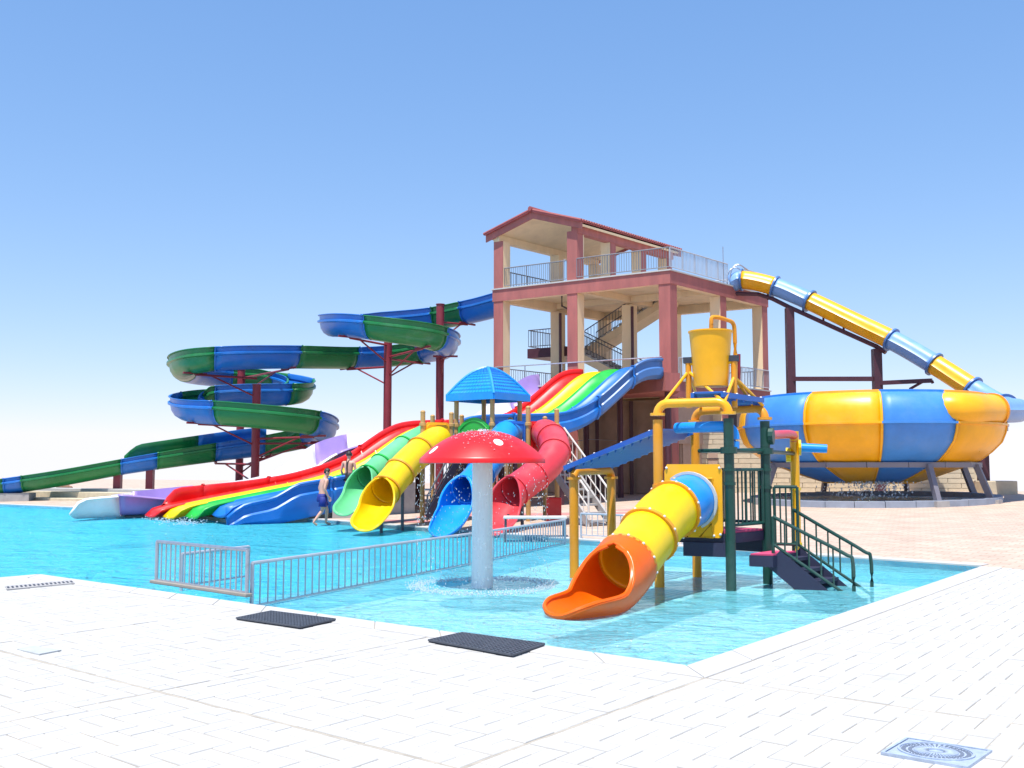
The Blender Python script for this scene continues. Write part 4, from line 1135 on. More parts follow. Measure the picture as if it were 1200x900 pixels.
pan = m.build('panel', M['yellow'], play)
for cx, cz, sx, sz in ((0.16, 0.9, 1, 1), (0.84, 0.9, -1, 1), (0.16, 0.1, 1, -1), (0.84, 0.1, -1, -1)):
    base = pa.lerp(pb, cx) + nrm * 0.035; z = pz0 + (pz1 - pz0) * cz
    L_ = 0.2
    m = MB(); pts = [base, base + px_ * sx * L_, base + px_ * sx * 0.02 - V(0, 0, sz * L_)]
    m.tube([p + V(0, 0, z) for p in (pts + [pts[0]])], 0.014, 6); m.build('raised_rib', M['yellow'], pan, smooth=True)
for cx, cz in ((0.04, 0.95), (0.96, 0.95), (0.04, 0.05), (0.96, 0.05), (0.85, 0.03)):
    q = pa.lerp(pb, cx) + nrm * 0.04; m = MB(); m.ball((q.x, q.y, pz0 + (pz1 - pz0) * cz), 0.02, 8, 4, 1); m.build('bolt', M['bolt'], pan, smooth=True)

# generic moulded tube slide: pieces share one path, the last piece opens into a scoop
def moulded(parent, path, r, cuts, mats, mouth_from, ringm, bolts=True, seg=28, flare=1.3, thick=0.035, lip=0.5, boltm=None, step=0.06):
    pts = resample(catmull(path, 10), step); fr = frames(pts); n = len(pts)
    def row(i, seg=seg):
        p, (t, s, u) = pts[i], fr[i]
        f = i / (n - 1)
        k = max(0.0, (f - mouth_from) / (1 - mouth_from))
        ext = math.pi
        rr = r
        if k > 0:
            ext = math.pi - math.acos(1 - 1.188 * k / 0.42) if k < 0.42 else math.pi * (0.44 - 0.15 * (k - 0.42) / 0.58)
            rr = r * (1 + (flare - 1) * math.sin(min(1, k * 1.2) * math.pi / 2))
            if k > 0.75: ext *= math.sqrt(max(0.0, 1 - ((k - 0.75) / 0.25) ** 2.2)) * 0.55 + 0.45
        out_ = []
        for j in range(seg + 1):
            an = -ext + 2 * ext * j / seg          # 0 = bottom
            out_.append(p + (s * math.sin(an) - u * math.cos(an)) * rr)
        return out_
    first = None
    ci = [int(round(c * (n - 1))) for c in cuts]
    mi = int(mouth_from * (n - 1))
    for k, (a, b) in enumerate(zip(ci, ci[1:])):
        m = MB(); m.grid([row(i) for i in range(a, b + 1)])
        # the hood edge of the mouth runs obliquely, so it is cut by the opening angle above
        sg = m.build('slide_mouth' if b == n - 1 else 'tube_segment', mats[k], parent, smooth=True, solid=thick, angle=70, merge=True)
        first = first or sg
        if b == n - 1:                             # rolled lip round the whole mouth
            e = [row(i)[0] for i in range(mi + 1, n)] + row(n - 1)[1:-1] + [row(i)[-1] for i in range(n - 1, mi, -1)]
            m = MB(); m.tube(resample(e, 0.05), r * 0.065, 6); m.build('rolled_lip', mats[k], sg, smooth=True)
        if k:
            p, (t, s, u) = pts[a], fr[a]
            m = MB(); ring(m, pts, a, r * 0.99, r * 1.09, r * 0.07, 32); rg = m.build('joint_ring', ringm, parent, smooth=True)
            if bolts:
                for j in range(12):
                    an = 2 * math.pi * (j + 0.5) / 12
                    m = MB(); m.ball(p + (s * math.cos(an) + u * math.sin(an)) * r * 1.09, r * 0.05, 8, 4); m.build('bolt', M['bolt'], rg, smooth=True)
    return pts, fr
sld = V(-0.52, -0.85, 0).normalized()
c0 = V(pc.x, pc.y, hz)
sp_ = [c0 - sld * 0.1, c0 + sld * 0.12 + V(0, 0, -0.02), U(779, 604, 14.4), U(757, 631, 13.9), U(738, 655, 13.45), U(722, 674, 13.1), U(709, 684, 12.85), U(697, 687, 12.62), U(683, 685.5, 12.4), U(668, 683.5, 12.2), U(657, 681.5, 12.08)]
tpts, tfr_ = moulded(play, sp_, 0.385, [0, 0.17, 0.38, 0.58, 1.0], [M['sky'], M['lemon'], M['lemon'], M['orange']], 0.66, M['amber'], flare=1.02)
m = MB(); p_, (t_, s_, u_) = tpts[2], tfr_[2]; ring(m, tpts, 2, 0.39, 0.43, 0.02).build('joint_ring', M['whitepaint'], play, smooth=True)
# bucket with its frame, brace rods and filling pipe
bk0 = lerp2(Y1, G1, 0.5, 0).lerp(lerp2(Y2, G2, 0.45, 0), 0.45)
bx = px_
bb = U(833, 420, 15.35); bz0, bz1 = U(833, 453, 15.35).z, U(833, 389, 15.35).z
bt = thing('tipping_bucket', 'large yellow tipping bucket hung above the play tower', 'bucket', V(bb.x, bb.y, bz0))
m = MB(); m.lathe([(0.02, bz0), (0.255, bz0), (0.285, bz0 + (bz1 - bz0) * 0.5), (0.318, bz1 - 0.015), (0.335, bz1 - 0.01), (0.335, bz1 + 0.012), (0.31, bz1 + 0.012), (0.275, bz0 + 0.4), (0.245, bz0 + 0.03), (0.02, bz0 + 0.03)], (bb.x, bb.y, 0), 40)
m.build('bucket_shell', M['yellow'], bt, smooth=True, angle=50)
m = MB(); m.tube([V(bb.x, bb.y, bz0 + 0.36) - bx * 0.36, V(bb.x, bb.y, bz0 + 0.36) + bx * 0.36], 0.03, 8); m.build('axle', M['lemon'], bt, smooth=True)
zb = bz0 + 0.38
for sg_, nm in ((-1, 'l'), (1, 'r')):
    f0 = V(bb.x, bb.y, 0) + bx * sg_ * 0.345
    m = MB(); m.tube([V(f0.x, f0.y, 2.55), V(f0.x, f0.y, zb)], 0.045, 10); up_ = m.build('bucket_upright', M['amber'], play, smooth=True)
    m = MB(); m.box((f0.x, f0.y, zb + 0.03), (0.14, 0.1, 0.09), bx); m.build('bearing', M['rubber'], up_)
    for tgt_ in ((lerp2(Y1, G1, 0.08 if sg_ < 0 else 0.95, 2.6)), (lerp2(Y2, G2, 0.1 if sg_ < 0 else 0.85, 2.6)), (lerp2(Y1, G1, 0.92, 2.62) if sg_ < 0 else lerp2(Y2, G2, 0.98, 2.6))):
        m = MB(); m.tube([V(f0.x, f0.y, zb - (0.14 if sg_ < 0 else 0.24)), tgt_], 0.024, 8); m.build('brace_rod', M['yellow'], up_, smooth=True)
m = MB(); ip = [U(862, 478, 15.6), U(862, 440, 15.6), U(861, 392, 15.6), U(859, 379, 15.58), U(852, 375, 15.5), U(842, 372, 15.4), U(835, 372, 15.36), U(833.5, 376, 15.35), U(833.5, 388, 15.35)]
m.tube(catmull(ip, 4), 0.033, 8); m.build('fill_pipe', M['amber'], play, smooth=True)
m = MB(); m.tube([U(866, 415, 15.7), U(866, 450, 15.7)], 0.025, 8); m.build('valve_pipe', M['maroon'], play, smooth=True)
# stair down into the water on the right, with two green handrails
st0 = (R1 + R2) / 2
sdir = V(0.84, -0.54, 0).normalized()
sA, sB = G1.lerp(G2, 0.2) + out * 0.74, G1.lerp(G2, 0.98) + out * 0.74
top_z = 0.42
n0, n1 = U(906, 640, 15.05), U(966, 690, 14.6)
f0, f1 = U(930, 640, 15.6), U(1004, 688, 14.75)
nA, fA = V(n0.x, n0.y, top_z), V(f0.x, f0.y, top_z)
nB = nA + V(0.95, -0.3, 0); fB = fA + V(0.95, -0.3, 0)
nB.z = fB.z = FL
for k in range(5):
    t0, t1 = k / 5, (k + 1) / 5
    a, b = nA.lerp(nB, t0), fA.lerp(fB, t0); c, d = fA.lerp(fB, t1 + 0.04), nA.lerp(nB, t1 + 0.04)
    z = top_z - (top_z - FL) * (k + 0.6) / 5.6
    m = MB(); m.prism([(p.x, p.y) for p in (a, b, c, d)], z - 0.05, z); m.build('stair_tread', M['navysteel'], play)
for a, b in ((nA, nB), (fA, fB)):
    m = MB(); m.bar(a + V(0, 0, -0.08), b + V(0, 0, -0.08), 0.05, 0.3); m.build('stair_stringer', M['navysteel'], play)
def handrail(a, b, h, n):
    e = b + V(0.0, 0, 0); e.z = -0.12
    d = (V(b.x, b.y, 0) - V(a.x, a.y, 0)).normalized()
    tp0, tp1 = a + V(0, 0, h), V(b.x, b.y, 0.42)
    lo = tp1 + d * 0.1; 
    m = MB(); m.tube(catmull([tp0, tp0.lerp(tp1, 0.5), tp1, lo + V(0, 0, -0.12), V(lo.x, lo.y, FL)], 6), 0.026, 8)
    m.tube([a + V(0, 0, 0.12), V(lo.x, lo.y, WL - 0.12)], 0.022, 8)
    m.tube([V(a.x, a.y, a.z - 0.1), tp0], 0.026, 8)
    g = m.build('handrail', M['dgreen'], play, smooth=True, angle=60)
    for k in range(1, n):
        t = k / n
        tt = t * (V(b.x - a.x, b.y - a.y, 0).length) / (V(lo.x - a.x, lo.y - a.y, 0).length)
        m = MB(); m.tube([(a + V(0, 0, 0.12)).lerp(V(lo.x, lo.y, WL - 0.12), tt), tp0.lerp(tp1, t)], 0.013, 6); m.build('bar', M['dgreen'], g, smooth=True)
handrail(nA, V(nB.x, nB.y, FL), 0.52, 6); handrail(fA, V(fB.x, fB.y, FL), 0.6, 6)
# ================================================================== second play tower with four tube slides, at the far edge
k2 = thing('tube_slide_tower', 'kids tower with blue shingled roof, tan posts and four coloured tube slides', 'play tower', V(-0.6, 31, 0.1))
def post2(px, ytop, Y, name='post', knob=True, r=0.072):
    t = U(px, ytop, Y); g = gz(t.x, t.y) - 0.15
    m = MB(); m.tube([V(t.x, t.y, g), V(t.x, t.y, t.z)], r, 12); o = m.build(name, M['tan'], k2, smooth=True)
    if knob: m = MB(); m.ball(t, r * 1.1, 10, 6, 0.8); m.build('post_cap', M['tan'], o, smooth=True)
    z = 3.0
    m = MB(); m.lathe([(r, 2.88), (r + 0.03, 2.89), (r + 0.03, 2.97), (r, 2.98)], (t.x, t.y, 0), 12); m.build('collar', M['tan'], o)
    return V(t.x, t.y, 0)
pA = post2(495.6, 483, 30.4); pB = post2(529, 485, 30.9)
rL = post2(535, 466, 31.2, knob=False); rB = post2(567, 466, 32.2, knob=False); rN = post2(577, 466, 30.4, knob=False); rR = post2(609, 466, 31.4, knob=False)
qA = post2(619, 478, 30.2); qB = post2(598, 491, 31.8); qC = post2(638.6, 490, 31.9); qD = post2(652.4, 481, 30.9)
pC = post2(507, 488, 32.0); pD = post2(541, 488, 32.2)
DZ = 2.1
def deck2(pts, name='deck'):
    c = sum(pts, V(0, 0, 0)) / len(pts)
    m = MB(); m.prism([(c + (p - c) * 1.04).xy for p in pts], DZ - 0.16, DZ); return m.build(name, M['navysteel'], k2)
deck2([pA, pB, pD, pC]); deck2([rN, rR, rB, rL]); deck2([qA, qD, qC, qB])
m = MB(); m.prism([pB.xy, rN.xy, rL.xy], DZ - 0.12, DZ - 0.01); m.build('bridge_deck', M['navysteel'], k2)
m = MB(); m.prism([rN.xy, qA.xy, qB.xy, rR.xy], DZ - 0.13, DZ - 0.012); m.build('bridge_deck', M['navysteel'], k2)
# roof: four curved faces with moulded shingles
apex = U(571, 432, 31.3); ez = U(571, 464.5, 30.9).z
rc = (rN + rR + rB + rL) / 4
corners = [rc + (p - rc) * 1.32 for p in (rN, rR, rB, rL)]
rf = None
def roofpt(i, s, t):                          # s along the eave, t up the slope
    a, b = corners[i], corners[(i + 1) % 4]
    e = a.lerp(b, s)
    q = e.lerp(V(apex.x, apex.y, 0), t)
    h = (1 - (1 - t) ** 1.0)
    z = ez + (apex.z - ez) * (t * 1.35 - 0.35 * t * t * t if t < 1 else 1.0)
    bulge = 0.06 * math.sin(math.pi * t)
    return V(q.x, q.y, z + bulge)
roofpart = None
for i in range(4):
    m = MB(); m.grid([[roofpt(i, k / 10, t / 8) for k in range(11)] for t in range(9)])
    f_ = m.build('roof_face', M['sky'], k2, smooth=True, solid=0.05)
    m = MB()
    NR = 11
    for r_ in range(NR):
        t0, t1 = r_ / NR * 0.93 + 0.03, (r_ + 1.12) / NR * 0.93 + 0.03
        nn = max(2, int(15 * (1 - t0)) + 1)
        for k in range(nn):
            s0, s1 = (k + 0.06 + 0.5 * (r_ % 2) * 0) / nn, (k + 0.94) / nn
            a, b, c, d = roofpt(i, s0, t0), roofpt(i, s1, t0), roofpt(i, s1, min(1, t1)), roofpt(i, s0, min(1, t1))
            up = V(0, 0, 0.06); lo_ = V(0, 0, 0.006)
            m.hexa([a, b, c, d], [a + up, b + up, c + lo_, d + lo_])
    tag(m.build('roof_shingle', M['sky'], f_), kind='stuff')
    a, b = corners[i], corners[(i + 1) % 4]
    m = MB(); o_ = V(0, 0, 0.17)
    m.bar(V(a.x, a.y, ez - 0.03), V(b.x, b.y, ez - 0.03), 0.06, 0.2); m.build('eave_board', M['sky'], k2)
    m = MB(); m.tube([roofpt(i, 0, t / 8) + V(0, 0, 0.03) for t in range(9)], 0.05, 6); m.build('ridge_roll', M['sky'], f_, smooth=True)
# panels
def panel2(p, q, z0, z1, mt, hole=None, name='panel', archtop=0.0):
    d = (q - p).normalized(); a, b = p + d * 0.08, q - d * 0.08
    n_ = V(d.y, -d.x, 0); n_ = n_ if n_.y < 0 else -n_
    outer = []
    c = (a + b) / 2; wd = (b - a).length / 2; cz = (z0 + z1) / 2; hh = (z1 - z0) / 2
    for k in range(32):
        an = 2 * math.pi * k / 32; co, si = math.cos(an), math.sin(an)
        s = min(wd / max(1e-6, abs(co)), hh / max(1e-6, abs(si)))
        x, z = co * s, cz + si * s
        if archtop and si > 0.3: z += archtop * (1 - (x / wd) ** 2)
        outer.append(c + d * x + V(0, 0, z))
    m = MB()
    if hole:
        hc, hr = hole
        inn_ = [c + d * math.cos(2 * math.pi * k / 32) * hr + V(0, 0, hc + math.sin(2 * math.pi * k / 32) * hr) for k in range(32)]
        m.grid([[x + n_ * 0.03 for x in outer], [x + n_ * 0.03 for x in inn_], [x - n_ * 0.03 for x in inn_], [x - n_ * 0.03 for x in outer], [x + n_ * 0.03 for x in outer]], True)
    else:
        m.hexa([x - n_ * 0.03 for x in outer], [x + n_ * 0.03 for x in outer])
    o = m.build(name, mt, k2)
    m = MB(); ins = [c + (x - c - V(0, 0, cz)) * 0.86 + V(0, 0, cz) + n_ * 0.035 for x in outer]
    m.tube(ins + [ins[0]], 0.018, 5); m.build('raised_rib', mt, o, smooth=True)
    return c, n_
cY, nY = panel2(pA, pB, DZ - 0.05, 3.0, M['yellow'], (2.42, 0.34))
panel2(rL, rN, DZ - 0.05, 2.85, M['lgreen'], None, archtop=0.3)
cB, nB_ = panel2(rN, qA, DZ - 0.05, 3.02, M['royal'], (2.55, 0.42))
cR, nR = panel2(qA, qD, DZ - 0.05, 3.02, M['red'], (2.5, 0.34))
# tube slides
r2 = 0.43
moulded(k2, [U(514, 516, 30.6), U(508, 518, 30.2), U(494, 528, 29.6), U(476, 545, 28.9), U(460, 564, 28.3), U(447, 580, 27.7), U(438, 591, 27.1), U(432, 596, 26.7), U(427, 599, 26.3)], 0.42, [0, 0.24, 0.48, 0.66, 1.0], [M['lemon'], M['lemon'], M['lemon'], M['lemon']], 0.66, M['amber'], bolts=False, flare=1.22)
moulded(k2, [U(506, 508, 32.4), U(496, 512, 32.0), U(478, 522, 31.4), U(458, 537, 30.7), U(440, 552, 30.1), U(424, 566, 29.4), U(415, 577, 28.9), U(408, 582, 28.5), U(402, 585, 28.1)], 0.37, [0, 0.28, 0.5, 0.66, 1.0], [M['mint'], M['mint'], M['mint'], M['mint']], 0.66, M['lgreen'], bolts=False, flare=1.22)
moulded(k2, [U(598, 507, 30.8), U(592, 510, 30.3), U(584, 522, 29.6), U(571, 545, 28.8), U(556, 563, 28.0), U(541, 578, 27.2), U(531, 592, 26.6), U(523, 602, 26.1), U(515, 606, 25.7)], 0.40, [0, 0.22, 0.48, 0.68, 1.0], [M['sky'], M['sky'], M['sky'], M['sky']], 0.68, M['sky'], bolts=False, flare=1.22)
moulded(k2, [U(637, 508, 30.6), U(641, 509, 29.9), U(649, 518, 29.2), U(650, 531, 28.6), U(641, 545, 28.2), U(626, 558, 27.8), U(610, 570, 27.4), U(597, 580, 27.0), U(588, 592, 26.6), U(584, 600, 26.2), U(578, 604, 25.8)], 0.42, [0, 0.2, 0.36, 0.56, 0.72, 1.0], [M['rose']] * 5, 0.72, M['rose'], bolts=False, flare=1.2)
# stair with white railings on the right, dark climbing steps on the left
def stair2(p, q, wv, n, mt, rmt, hr):
    for s in (0, 1):
        m = MB(); m.bar(p + wv * s, q + wv * s, 0.06, 0.24); m.build('stair_stringer', mt, k2)
        a, b = p + wv * s, q + wv * s
        m = MB(); m.tube([a + V(0, 0, hr), b + V(0, 0, hr)], 0.028, 6); m.tube([b + V(0, 0, hr), b + V(0, 0, -0.1)], 0.028, 6); m.tube([a + V(0, 0, hr), a], 0.028, 6); m.tube([a + V(0, 0, hr * 0.5), b + V(0, 0, hr * 0.5)], 0.02, 6)
        g = m.build('handrail', rmt, k2, smooth=True)
        for k in range(1, 10):
            c = a.lerp(b, k / 10); mm = MB(); mm.tube([c, c + V(0, 0, hr)], 0.014, 5, caps=False); mm.build('bar', rmt, g)
    for k in range(n):
        c0, c1 = p.lerp(q, k / n), p.lerp(q, (k + 0.9) / n)
        z = c0.z - 0.12
        m = MB(); m.prism([c0.xy, (c0 + wv).xy, (c1 + wv).xy, c1.xy], z - 0.05, z); m.build('stair_tread', mt, k2)
sp0 = V(qD.x + 0.02, qD.y + 0.15, DZ - 0.1); sq = U(672, 606, 28.4); sq.z = gz(sq.x, sq.y) + 0.05
stair2(V(0.95, 30.6, DZ - 0.1), V(2.05, 27.6, 0.15), V(0.62, 0.32, 0), 9, M['concrete'], M['whitepaint'], 0.85)
stair2(V(pB.x + 0.25, 30.3, DZ - 0.2), V(pA.x + 0.25, 29.2, 0.25), V(0.3, 0.75, 0), 7, M['navysteel'], M['darkrail'], 0.6)
for px, Y, top in ((472, 28.75, 561), (447, 27.75, 601), (561, 28.1, 574), (612, 27.5, 590), (596, 27.0, 602)):
    t_ = U(px, top, Y); m = MB(); m.tube([V(t_.x, t_.y, min(gz(t_.x, t_.y), 0) - 0.5), t_], 0.045, 8); m.build('slide_leg', M['darkrail'], k2)
t_ = U(649, 595, 29.5); m = MB(); m.box((t_.x, t_.y, 0.45), (0.42, 0.42, 0.7)); m.build('ballast_box', M['red'], k2, bevel=0.02)

# ================================================================== two bathers
def person(label, base, yaw, pose, swimwear):
    """pose: dict of joint positions in metres in a body frame, x to the right, y forwards"""
    root = thing('person', label, 'person', base)
    cy, sy = math.cos(yaw), math.sin(yaw)
    def W(p): return V(base.x + p[0] * cy - p[1] * sy, base.y + p[0] * sy + p[1] * cy, base.z + p[2])
    vs, es, rs = [], [], []
    def chain(pts, start=None):
        prev = start
        for p, r in pts:
            vs.append(W(p)); rs.append(r)
            if prev is not None: es.append((prev, len(vs) - 1))
            prev = len(vs) - 1
        return prev
    P = pose
    pel = chain([(P['pelvis'], (0.15, 0.115))])
    chest0 = chain([(P['waist'], (0.128, 0.1)), (P['chest'], (0.16, 0.115))], pel)
    nk = chain([(P['neckb'], (0.085, 0.08)), (P['neck'], (0.058, 0.06))], chest0)
    hd = P['head']; f_ = P['face']
    chain([((hd[0] * 0.6 + P['neck'][0] * 0.4, hd[1] * 0.6 + P['neck'][1] * 0.4, hd[2] * 0.5 + P['neck'][2] * 0.5), (0.07, 0.08)), (hd, (0.08, 0.098)), ((hd[0] - f_[0] * 0.02, hd[1] - f_[1] * 0.02, hd[2] + 0.075), (0.058, 0.07))], nk)
    for s in ('l', 'r'):
        sh, el, wr = P['sh' + s], P['el' + s], P['wr' + s]
        e = chain([(sh, (0.066, 0.066)), (tuple(0.5 * a + 0.5 * b for a, b in zip(sh, el)), (0.05, 0.05)), (el, (0.04, 0.04)), (tuple(0.6 * a + 0.4 * b for a, b in zip(el, wr)), (0.041, 0.041)), (wr, (0.027, 0.03))], chest0)
        d = Vector(wr) - Vector(el); d.normalize()
        sd = Vector((0, 1, 0)) if abs(d.y) < 0.8 else Vector((0, 0, 1))
        sd = (sd - d * sd.dot(d)).normalized()
        palm = chain([(tuple(Vector(wr) + d * 0.05), (0.02, 0.038)), (tuple(Vector(wr) + d * 0.095), (0.016, 0.04))], e)
        for q, ln in ((-0.033, 0.062), (-0.011, 0.074), (0.011, 0.07), (0.033, 0.054)):
            k0 = Vector(wr) + d * 0.098 + sd * q
            cur = d.cross(sd)
            chain([(tuple(k0), (0.0095, 0.0095)), (tuple(k0 + d * ln * 0.5 + cur * 0.008), (0.0085, 0.0085)), (tuple(k0 + d * ln + cur * 0.028), (0.0075, 0.0075))], palm)
        t0 = Vector(wr) + d * 0.045 + sd * 0.036
        chain([(tuple(t0), (0.012, 0.012)), (tuple(t0 + d * 0.03 + sd * 0.022), (0.0105, 0.0105)), (tuple(t0 + d * 0.06 + sd * 0.026), (0.009, 0.009))], palm - 1)
        hp, kn, an = P['hp' + s], P['kn' + s], P['an' + s]
        e = chain([(hp, (0.1, 0.1)), (tuple(0.5 * a + 0.5 * b for a, b in zip(hp, kn)), (0.082, 0.082)), (kn, (0.056, 0.058)), (tuple(0.65 * a + 0.35 * b for a, b in zip(kn, an)), (0.056, 0.06)), (an, (0.036, 0.038))], pel)
        ft = P['ft' + s]
        chain([(tuple(0.5 * a + 0.5 * b for a, b in zip(an, ft)), (0.04, 0.032)), (ft, (0.042, 0.022))], e)
    org = WORG[root.name]
    me = bpy.data.meshes.new('body'); me.from_pydata([tuple(v - org) for v in vs], es, [])
    body = bpy.data.objects.new('body', me); link(body, root, org)
    sk = body.modifiers.new('skin', 'SKIN'); sk.use_smooth_shade = True
    for i, r in enumerate(rs):
        body.data.skin_vertices[0].data[i].radius = r
    body.data.skin_vertices[0].data[0].use_root = True
    sb = body.modifiers.new('sub', 'SUBSURF'); sb.levels = 1; sb.render_levels = 2
    me.materials.append(M['skin'])
    # hair cap, ears, nose
    H = Vector(hd); fv = Vector((f_[0], f_[1], 0)).normalized()
    m = MB(); rows = []
    for a in range(7):
        th = math.pi * a / 6 * 0.58
        row = []
        for k in range(16):
            ph = 2 * math.pi * k / 16
            dx = Vector((math.cos(ph), math.sin(ph), 0))
            low = 1.0 - 0.42 * max(0, dx.dot(fv))
            t = th * low
            row.append(W(tuple(H + Vector((0, 0, 0.012)) + dx * 0.1 * math.sin(t) * (1.0 + 0.12 * abs(dx.dot(fv))) + Vector((0, 0, 0.128 * math.cos(t))))))
        rows.append(row)
    m.grid(rows, True); m.build('hair', M['hair'], root, smooth=True, solid=0.012)
    side = Vector((fv.y, -fv.x, 0))
    for s in (-1, 1):
        m = MB(); m.ball(W(tuple(H + side * 0.088 * s + Vector((0, 0, 0.0)))), 0.026, 8, 6, 1.3); m.build('ear', M['skin'], root, smooth=True)
        m = MB(); m.ball(W(tuple(H + fv * 0.095 + side * 0.033 * s + Vector((0, 0, 0.018)))), 0.012, 8, 6, 0.8); m.build('eye', M['hair'], root, smooth=True)
    m = MB(); m.tube([W(tuple(H + fv * 0.095 + Vector((0, 0, 0.02)))), W(tuple(H + fv * 0.125 + Vector((0, 0, -0.025))))], [0.009, 0.016], 8); m.build('nose', M['skin'], root, smooth=True)
    m = MB(); m.bar(W(tuple(H + fv * 0.1 - side * 0.024 + Vector((0, 0, -0.055)))), W(tuple(H + fv * 0.1 + side * 0.024 + Vector((0, 0, -0.055)))), 0.012, 0.01); m.build('mouth', M['rose'], root)
    swimwear(root, W, P)
    return root
def trunk_shell(W, rows, mt, name, root):
    m = MB()
    m.grid([[W((c[0] + math.cos(2 * math.pi * k / 18) * rx, c[1] + math.sin(2 * math.pi * k / 18) * ry, c[2])) for k in range(18)] for c, rx, ry in rows], True)
    return m.build(name, mt, root, smooth=True, solid=0.01)
def shorts_wear(root, W, P):
    sh = trunk_shell(W, [((P['waist'][0] * 0.6, P['pelvis'][1] * 0.8 + 0.01, 0.98), 0.165, 0.125), ((0, 0, 0.9), 0.185, 0.145), ((0, 0, 0.8), 0.195, 0.16), ((0, 0, 0.74), 0.19, 0.15)], M['shorts'], 'shorts', root)
    for s in ('l', 'r'):
        hp, kn = Vector(P['hp' + s]), Vector(P['kn' + s])
        a, b = hp.lerp(kn, -0.02), hp.lerp(kn, 0.72)
        m = MB(); m.tube([W(tuple(a)), W(tuple(a.lerp(b, 0.5))), W(tuple(b))], [0.118, 0.12, 0.122], 16, caps=False); m.build('shorts_leg', M['shorts'], sh, smooth=True, solid=0.01)
def suit_wear(root, W, P):
    st_ = trunk_shell(W, [((0, 0, 1.06), 0.142, 0.118), ((0, 0, 0.98), 0.165, 0.135), ((0, 0, 0.88), 0.188, 0.15), ((0, 0, 0.79), 0.185, 0.15)], M['swim'], 'swimsuit', root)
    m = MB(); m.tube(catmull([W((-0.01, -0.13, 1.0)), W((-0.005, -0.145, 1.2)), W((0.0, -0.12, 1.38)), W((0.04, -0.03, 1.47)), W((0.05, 0.08, 1.42))], 5), 0.014, 6); m.build('strap', M['swim'], st_, smooth=True)
    m = MB(); m.tube(catmull([W((-0.01, -0.13, 1.0)), W((-0.02, -0.145, 1.2)), W((-0.03, -0.12, 1.38)), W((-0.06, -0.03, 1.47)), W((-0.05, 0.08, 1.42))], 5), 0.014, 6); m.build('strap', M['swim'], st_, smooth=True)
walk = dict(pelvis=(0, 0, 0.92), waist=(0.0, 0.02, 1.08), chest=(0.0, 0.06, 1.27), neckb=(0, 0.09, 1.42), neck=(0, 0.12, 1.49), head=(0, 0.16, 1.62), face=(0.5, 0.87),
            shl=(-0.185, 0.07, 1.4), ell=(-0.235, 0.0, 1.13), wrl=(-0.2, 0.09, 0.9), shr=(0.185, 0.07, 1.4), elr=(0.24, -0.02, 1.13), wrr=(0.235, 0.1, 0.9),
            hpl=(-0.09, 0, 0.88), knl=(-0.09, 0.2, 0.5), anl=(-0.09, 0.17, 0.1), ftl=(-0.1, 0.33, 0.05),
            hpr=(0.09, 0, 0.88), knr=(0.09, -0.02, 0.48), anr=(0.09, -0.3, 0.13), ftr=(0.1, -0.18, 0.04))
stand = dict(pelvis=(0, 0, 0.92), waist=(0, 0.0, 1.09), chest=(0, 0.01, 1.28), neckb=(0, 0.01, 1.43), neck=(0, 0.02, 1.5), head=(0, 0.035, 1.63), face=(-0.3, 0.95),
             shl=(-0.18, 0.0, 1.4), ell=(-0.25, 0.0, 1.12), wrl=(-0.22, 0.14, 0.92), shr=(0.18, 0.0, 1.4), elr=(0.25, 0.0, 1.12), wrr=(0.22, 0.14, 0.92),
            hpl=(-0.09, 0, 0.88), knl=(-0.095, 0.03, 0.49), anl=(-0.1, 0, 0.09), ftl=(-0.11, 0.14, 0.04),
            hpr=(0.09, 0, 0.88), knr=(0.095, 0.03, 0.49), anr=(0.1, 0, 0.09), ftr=(0.11, 0.14, 0.04))
mp_ = U(377, 611, 31.2)
person('bare chested man in blue swim shorts wading along the pool edge', V(mp_.x, mp_.y, WL + 0.0 - 0.02), math.radians(-58), walk, shorts_wear)
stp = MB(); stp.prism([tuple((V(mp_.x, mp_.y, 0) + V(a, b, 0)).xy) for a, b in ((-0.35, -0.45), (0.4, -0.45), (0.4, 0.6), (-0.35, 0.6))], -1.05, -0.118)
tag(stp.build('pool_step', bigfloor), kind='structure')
wp = U(408, 590, 33.6); wg = gz(wp.x, wp.y)
one(MB().box((wp.x, wp.y, wg + 0.17), (0.9, 0.7, 0.46)), 'step_block', M['concrete'], 'grey concrete step block behind the green slide mouth', 'step')
person('bather in a black halter swimsuit seen from behind beside the green slide', V(wp.x, wp.y, wg + 0.4), math.radians(-10), stand, suit_wear)
